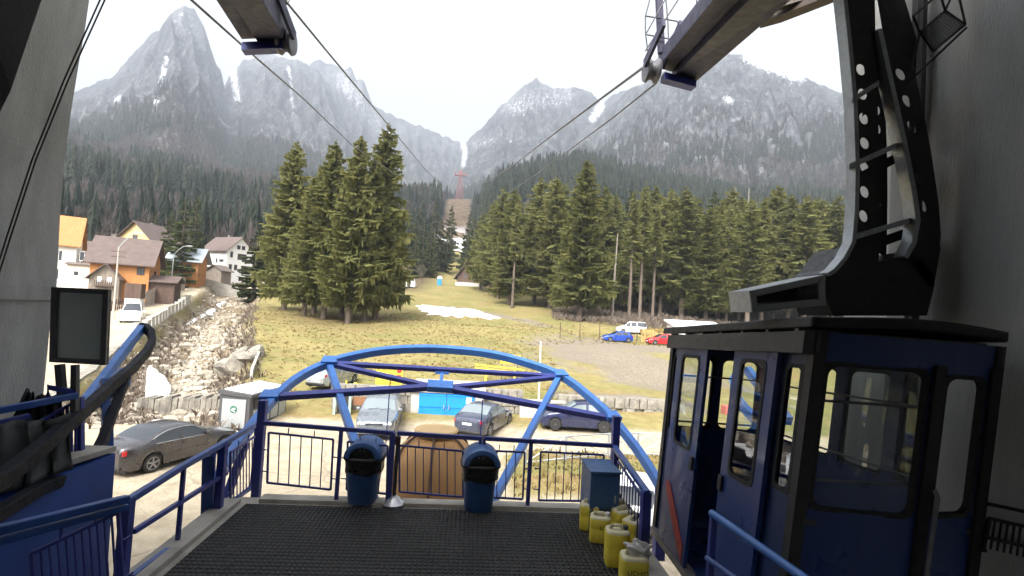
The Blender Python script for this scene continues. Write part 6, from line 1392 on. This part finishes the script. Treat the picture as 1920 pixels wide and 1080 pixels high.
# ------------------------------------------------------------------ hanger arm on the roof
hg = thing('hanger_arm','black curved steel hanger with round holes rising from the cabin roof','hanger',C(.5,.45,1.09))
HY = 5.45; TH = .5
def H_(px, py, y=0.0): return P(px, py, HY+y)
def interp(path, t):
    L = [0]
    for a, b in zip(path[:-1], path[1:]): L.append(L[-1]+math.dist(a,b))
    s = t*L[-1]; x = np.interp(s, L, [p[0] for p in path]); y = np.interp(s, L, [p[1] for p in path]); return float(x), float(y)
def holed_strip(mb, le, re, cells, holes, rad_px, th, y0):
    """strip between a left and a right outline, with round holes; holes: list of (t, centre fraction)"""
    n = 16; ts = [i/cells for i in range(cells+1)]
    for i in range(cells):
        t0, t1 = ts[i], ts[i+1]; A, B, Cc, D = interp(le,t0), interp(re,t0), interp(re,t1), interp(le,t1)
        def bil(a, b): 
            return ((A[0]*(1-a)+B[0]*a)*(1-b)+(D[0]*(1-a)+Cc[0]*a)*b, (A[1]*(1-a)+B[1]*a)*(1-b)+(D[1]*(1-a)+Cc[1]*a)*b)
        h = [q for q in holes if t0 <= q[0] < t1]
        if not h: 
            c4 = [A,B,Cc,D]; mb.hexa([H_(*q,y0) for q in c4]+[H_(*q,y0+th) for q in c4]); continue
        fx = h[0][1]; wpx = math.dist(A,B); hpx = math.dist(A,D); out = []; inn = []
        for k in range(n):
            a = 2*PI*k/n; c, s = math.cos(a), math.sin(a); mx_ = max(abs(c),abs(s)); ox = .5+.5*c/mx_; oy = .5+.5*s/mx_; out.append(bil(ox,oy)); inn.append(bil(fx+rad_px/wpx*c*.85, .5+rad_px/hpx*s))
        o = len(mb.v)
        for yy in (y0, y0+th):
            mb.v += [tuple(H_(*q,yy)) for q in out]+[tuple(H_(*q,yy)) for q in inn]
        for k in range(n):
            k2 = (k+1)%n
            mb.f.append((o+k,o+k2,o+n+k2,o+n+k)); mb.f.append((o+2*n+k,o+3*n+k,o+3*n+k2,o+2*n+k2)); mb.f.append((o+n+k,o+n+k2,o+3*n+k2,o+3*n+k))
Lle = [(1574,-30),(1586,90),(1596,200),(1600,320),(1598,400),(1594,462)]; Lre = [(1640,-30),(1642,90),(1646,200),(1650,320),(1650,400),(1648,492)]
Rle = [(1640,-30),(1660,90),(1678,190),(1695,290),(1708,370),(1712,420),(1694,480)]; Rre = [(1668,-30),(1704,90),(1728,190),(1747,290),(1760,380),(1765,450),(1750,545)]
m = MB(); holed_strip(m, Lle, Lre, 11, [(.32,.45),(.41,.45),(.50,.45),(.59,.45),(.68,.42),(.78,.42),(.87,.4)], 10, .10, 0); part(m,'inner_post','black',hg)
m = MB(); holed_strip(m, Rle, Rre, 11, [(.32,.4),(.41,.45),(.51,.45),(.69,.42),(.79,.42)], 10, .10, 0); part(m,'outer_post','black',hg)
m = MB(); holed_strip(m, [(x+26,y-6) for x,y in Rle], [(x+18,y-6) for x,y in Rre], 11, [(.32,.4),(.51,.45),(.69,.42),(.79,.42)], 12, .08, TH); part(m,'outer_post','black',hg)
m = MB(); holed_strip(m, [(x+30,y-8) for x,y in Lle[1:]], [(x+14,y-6) for x,y in Lre[1:]], 11, [(.3,.45),(.4,.45),(.59,.45),(.78,.42)], 10, .08, TH); part(m,'inner_post','black',hg)
# lower body
low = [(1594,462),(1648,492),(1694,480),(1750,545),(1738,590),(1560,588),(1545,560),(1545,515),(1562,505)]
m = MB(); m.prism([H_(*q) for q in ((1594,462),(1650,490),(1690,484),(1720,470),(1764,462),(1750,545),(1738,592),(1562,592),(1548,560),(1548,514),(1562,505))], Vector((0,TH+.1,0))); part(m,'foot','black',hg)
# steel flanges, daylight on them put in as a paler metal
def flange(pts, w, name='flange', y0=-.06, d=.16):
    m = MB(); m.path([H_(x,y,y0+d/2) for x,y in pts], w, d, up=(0,1,0)); part(m,name,'galv',hg,smooth=True,angle=40,bevel=.006)
flange([(1572,-30),(1585,90),(1595,200),(1599,320),(1597,400),(1592,456),(1576,486),(1558,507),(1546,515)],.05)
flange([(1640,60),(1655,130),(1674,215),(1692,300),(1706,375),(1711,415),(1704,455),(1688,484)],.06)
for (x0,y0,x1,y1) in ((1597,183,1648,150),(1592,307,1680,268),(1598,440,1706,408)):
    m = MB(); m.hexa([H_(x0,y0,-.05),H_(x1,y1,-.05),H_(x1,y1+10,-.05),H_(x0,y0+11,-.05),H_(x0,y0,.12),H_(x1,y1,.12),H_(x1,y1+10,.12),H_(x0,y0+11,.12)]); part(m,'rung','galv',hg,bevel=.006)  # rungs in the paler metal too, in place of daylight
    m = MB(); m.hexa([H_(x0+20,y0+16,.15),H_(x1+10,y1+14,.15),H_(x1+10,y1+32,.15),H_(x0+20,y0+36,.15),H_(x0+20,y0+16,TH),H_(x1+10,y1+14,TH),H_(x1+10,y1+32,TH),H_(x0+20,y0+36,TH)]); part(m,'tread','black',hg)
# side frame on the roof
fq = [(1405,545),(1545,515),(1550,572),(1410,586)]; m = MB(); c = [H_(*q,-.3) for q in fq]; quadframe(m, c, .075, .45, Vector((0,1,0))); part(m,'roof_frame','galv',hg,bevel=.01)
m = MB(); m.prism([H_(x,y,.05) for x,y in ((1418,552),(1538,526),(1540,560),(1420,572))],Vector((0,.06,0))); part(m,'frame_plate','black',hg)
# ------------------------------------------------------------------ top of the hall : cable beams, ropes, wall bracket
def cbeam(label, near4, far4, Yn, Yf, h, roller, rodlab):
    e = thing('saddle_beam', label, 'steel beam', P(*far4[0],Yf)); nl, nr_ = P(*near4[0],Yn), P(*near4[1],Yn); fl, fr_ = P(*far4[0],Yf), P(*far4[1],Yf); u = Vector((0,0,h))
    ml = lambda a,b,f: a.lerp(b,f)
    m = MB(); m.hexa([ml(nl,nr_,.40),nr_,fr_,ml(fl,fr_,.40),ml(nl,nr_,.40)+u,nr_+u,fr_+u,ml(fl,fr_,.40)+u]); part(m,'box_girder','purple',e,bevel=.012)
    m = MB(); m.hexa([nl+u*.3,ml(nl,nr_,.395)+u*.3,ml(fl,fr_,.395)+u*.3,fl+u*.3,nl+u,ml(nl,nr_,.395)+u,ml(fl,fr_,.395)+u,fl+u]); part(m,'side_channel','purple',e,bevel=.01)
    d = (fl-nl).normalized(); s = (fr_-fl); m = MB(); m.hexa([fl+s*.1-u*.35,fr_-s*.05-u*.35,fr_-s*.05-u*.35-d*.25,fl+s*.1-u*.35-d*.25,fl+s*.1-u*.05,fr_-s*.05-u*.05,fr_-s*.05-u*.05-d*.25,fl+s*.1-u*.05-d*.25]); part(m,'end_plate','blue_dark',e)
    (rx,ry,rY) = roller; rc = P(rx,ry,rY); m = MB(); m.lathe([(.06,-.13),(.20,-.12),(.215,-.08),(.16,-.03),(.16,.03),(.215,.08),(.20,.12),(.06,.13)],rc,26,'X'); part(m,'rope_sheave','steel',e,smooth=True,angle=35)
    m = MB(); m.beam(rc+Vector((-.16,-.1,.05)),rc+Vector((-.14,-.9,.35)),.05,.16); m.beam(rc+Vector((.16,-.1,.05)),rc+Vector((.14,-.9,.35)),.05,.16); part(m,'sheave_bracket','purple',e)
    return e, rc
eL, rL = cbeam('dark steel saddle beam with rope sheave at the top left of the opening', [(372,-30),(474,-30)], [(452,88),(540,84)], 6.6, 8.6, .42, (536,78,8.5), '')
eR, rR = cbeam('dark steel saddle beam with rope sheave at the top right of the opening', [(1385,-40),(1530,-40)], [(1232,140),(1300,158)], 5.6, 8.8, .40, (1222,132,8.7), '')
def lift(e, pts, rods):
    m = MB(); m.beam(P(*pts[0]),P(*pts[1]),.10); part(m,'hanger_pole','purple',e); m = MB()
    for r_ in rods: m.tube([P(*q) for q in r_],.012,5)
    part(m,'ladder_cage','darkgrey',e)
lift(eL, ((521,62,8.4),(533,-40,8.4)), [((513,40,8.3),(535,8,8.3),(550,-30,8.3)),((497,10,8.4),(540,8,8.4),(549,-20,8.4)),((520,-30,8.3),(505,40,8.4)),((530,22,8.4),(534,60,8.4))])
lift(eR, ((1240,100,8.6),(1234,-40,8.6)), [((1226,-30,8.5),(1210,30,8.5),(1210,60,8.5),(1216,110,8.5)),((1210,30,8.5),(1270,40,8.5),(1284,80,8.5)),((1212,65,8.5),(1266,75,8.5)),((1246,-30,8.4),(1252,40,8.4),(1254,90,8.4)),((1284,-20,8.4),(1210,96,8.4)),((1255,-15,8.4),(1212,62,8.4)),((1304,-20,8.0),(1308,26,8.0)),((1300,20,8.0),(1330,-10,8.0))])
e = thing('cross_beam','dark weathered cross beam behind the right saddle beam','steel beam',P(1450,20,7.6)); m = MB(); m.path([P(1425,36,7.9),P(1460,26,7.8),P(1545,-8,7.2),P(1600,-30,7.0)],.22,.2); m.beam(P(1432,20,7.7),P(1560,-20,7.2),.1); part(m,'girder',mat('brown_steel',(.09,.065,.05),(.06,.045,.035),.6),e)
pt = PYL[0]+Vector((0,0,PYL[1]*.95))
def rope(label, pts, r=.02, name='track_rope'):
    e = thing(name, label, 'cable', P(*pts[0]), 0, 'cableway ropes'); out = []
    for a, b in zip(pts[:-1], pts[1:]):
        for k in range(6): f = k/6; out.append(P(a[0]+(b[0]-a[0])*f, a[1]+(b[1]-a[1])*f, 1/((1-f)/a[2]+f/b[2])))
    out.append(P(*pts[-1])); m = MB(); m.tube(out, r, 6); part(m,'strand','steel',e,smooth=True)
rope('heavy rope running from the left saddle beam towards the red pylon', [(526,-10,7.8),(534,0,8),(608,90,10.5),(725,231,19),(800,321,40),(845,360,95),(856,355,220),(861,326,660)],.020)
rope('thinner rope passing under the left saddle beam towards the pylon', [(350,-8,6.6),(480,108,9.8),(570,186,13.5),(660,272,22),(740,326,48),(820,356,130),(860,328,660)],.018)
rope('heavy rope running from the right sheave towards the red pylon', [(1204,128,8.8),(1120,190,11.5),(1040,250,17),(960,312,34),(905,345,80),(880,345,200),(868,326,660)],.026)
rope('slack rope sagging low above the right wood towards the pylon', [(1230,156,8.6),(1150,220,11.5),(1080,272,15.5),(1000,331,27),(940,369,46),(908,386,80),(890,387,130),(876,368,300),(869,329,660)],.018)
# lattice ladder and mesh platform bracket on the right wall
e = thing('wall_bracket','black steel bracket with mesh step on the right wall near the ceiling','bracket',P(1760,60,5.4)); B = lambda x,y,Y=5.35: P(x,y,Y)
m = MB()
for a,b in (((1725,60),(1772,20)),((1772,20),(1810,46)),((1810,46),(1750,96)),((1750,96),(1725,60)),((1810,46),(1795,-20)),((1772,20),(1760,-20)),((1772,20),(1790,-20)),((1812,52),(1703,154)),((1725,60),(1700,160)),((1712,30),(1770,-20)),((1712,30),(1725,60))): m.tube([B(*a),B(*b)],.013,6)
part(m,'strut','black',e); m = MB(); a,b,c,d_ = B(1725,60),B(1772,20),B(1810,46),B(1750,96)
for k in range(1,14): f = k/14; m.beam(a.lerp(b,f),d_.lerp(c,f),.008); m.beam(a.lerp(d_,f),b.lerp(c,f),.008)
part(m,'mesh_step','black',e)
e = thing('lattice_ladder','dark lattice mast beside the hanger at the top right','ladder',P(1690,60,6.6)); B = lambda x,y: P(x,y,6.75); m = MB()
for a,b in (((1645,-20),(1712,170)),((1676,-20),(1712,170)),((1690,-20),(1722,190)),((1650,30),(1690,0)),((1660,5),(1700,40)),((1650,-10),(1700,25)),((1672,60),(1704,40)),((1680,85),(1712,70)),((1665,20),(1692,62))): m.tube([B(*a),B(*b)],.016,6)
part(m,'lattice','black',e)
# handrails right foreground, mesh guard at far right
e = thing('inner_handrail','light blue handrail in the lower right corner beside the cabin doors','railing',P(1340,1010,4.1)); m = MB(); m.tube([P(1334,962,4.4),P(1375,990,4.1),P(1440,1036,3.7),P(1530,1100,3.2)],.032,12); part(m,'top_rail','blue_light',e,smooth=True); m = MB(); m.tube([P(1326,1046,4.4),P(1380,1086,4.0),P(1420,1120,3.7)],.026,10); part(m,'lower_rail','blue',e,smooth=True); m = MB(); m.beam(P(1338,968,4.4),P(1322,1200,4.4),.05); part(m,'post','blue_dark',e)
e = thing('wall_guard','small black barred guard rail against the dark right wall','railing',P(1880,1000,4.0)); m = MB(); T0 = lambda x,y: P(x,y,4.55)
for a,b in (((1850,944),(1935,962)),((1855,972),(1935,990)),((1855,972),(1842,1030)),((1842,1005),(1935,1028)),((1836,1030),(1848,1032))): m.beam(T0(*a),T0(*b),.03)
for k in range(6): m.beam(T0(1866+k*12,975+k*2.6),T0(1857+k*12.4,1030+k*3),.014)
part(m,'guard_frame','black',e)
# guide rail and red crate seen through the cabin on the right
e = thing('guide_rail','blue curved guide rail end seen through the cabin door opening','guide rail',P(1395,760,11)); m = MB(); m.path([P(*q) for q in ((1480,850,9.2),(1430,800,10),(1395,765,10.8),(1376,738,11.2),(1373,715,11.4),(1385,700,11.5),(1402,694,11.4),(1440,745,10.6),(1480,790,9.8))],.13,.18); part(m,'curved_beam','blue_light',e,smooth=True,angle=40)
l = T(1367,776); e = thing('red_crate','faded red crate on the yard seen through the cabin','crate',l); m = MB(); m.box((-.4,-.3,0),(.4,.3,.5)); 
for k in range(3): m.box((-.42,-.325,.03+k*.16),(.42,-.30,.14+k*.16))
part(m,'body',mat('faded_red',(.5,.14,.12),(.42,.12,.1),.6),e,origin=(0,0,0))
# ------------------------------------------------------------------ air, sky, sun
hz = MB(); hz.box((-4600,-60,-9),(4600,4700,1900)); hm = bpy.data.materials.new('haze'); hm.use_nodes = True; t = hm.node_tree; t.nodes.remove(t.nodes['Principled BSDF'])
pv = N(t,'ShaderNodeVolumePrincipled'); pv.inputs['Color'].default_value = (.80,.88,1.0,1); pv.inputs['Density'].default_value = .00029; pv.inputs['Anisotropy'].default_value = .2; t.links.new(pv.outputs[0], t.nodes['Material Output'].inputs['Volume'])
o = hz.build('haze', hm, None); o['kind'] = 'stuff'; o['label'] = 'pale mountain haze filling the valley air'
W = bpy.data.worlds.new('World'); SC.world = W; W.use_nodes = True; t = W.node_tree; bg = t.nodes['Background']
SUN_EL, SUN_AZ = math.radians(48), math.radians(205)     # compass from +Y, clockwise: behind the camera, slightly left
sk = N(t,'ShaderNodeTexSky'); sk.sky_type = 'NISHITA'; sk.sun_disc = False; sk.sun_elevation = SUN_EL; sk.sun_rotation = SUN_AZ; sk.air_density = 1.0; sk.dust_density = 6.0; sk.ozone_density = 1.0
hs = N(t,'ShaderNodeHueSaturation'); hs.inputs['Saturation'].default_value = .10; t.links.new(sk.outputs[0], hs.inputs['Color']); t.links.new(hs.outputs[0], bg.inputs['Color']); bg.inputs['Strength'].default_value = .15
sd = bpy.data.lights.new('sun','SUN'); sd.energy = 1.0; sd.angle = math.radians(18); sd.color = (1,.94,.85); so = bpy.data.objects.new('sun', sd); COL.objects.link(so)
dv = Vector((math.sin(SUN_AZ)*math.cos(SUN_EL), math.cos(SUN_AZ)*math.cos(SUN_EL), math.sin(SUN_EL))); so.rotation_euler = dv.to_track_quat('Z','Y').to_euler(); so.location = (0,0,40)
SC.view_settings.view_transform = 'Standard'; SC.view_settings.look = 'None'; SC.view_settings.exposure = 1.8; SC.view_settings.gamma = 1
cy = SC.cycles; SC.render.engine = 'CYCLES'; cy.max_bounces = 6; cy.diffuse_bounces = 3; cy.glossy_bounces = 3; cy.transmission_bounces = 4; cy.transparent_max_bounces = 12; cy.volume_bounces = 0; cy.use_denoising = True; cy.use_adaptive_sampling = True; cy.adaptive_threshold = .02; cy.sample_clamp_indirect = 6; cy.caustics_reflective = False; cy.caustics_refractive = False
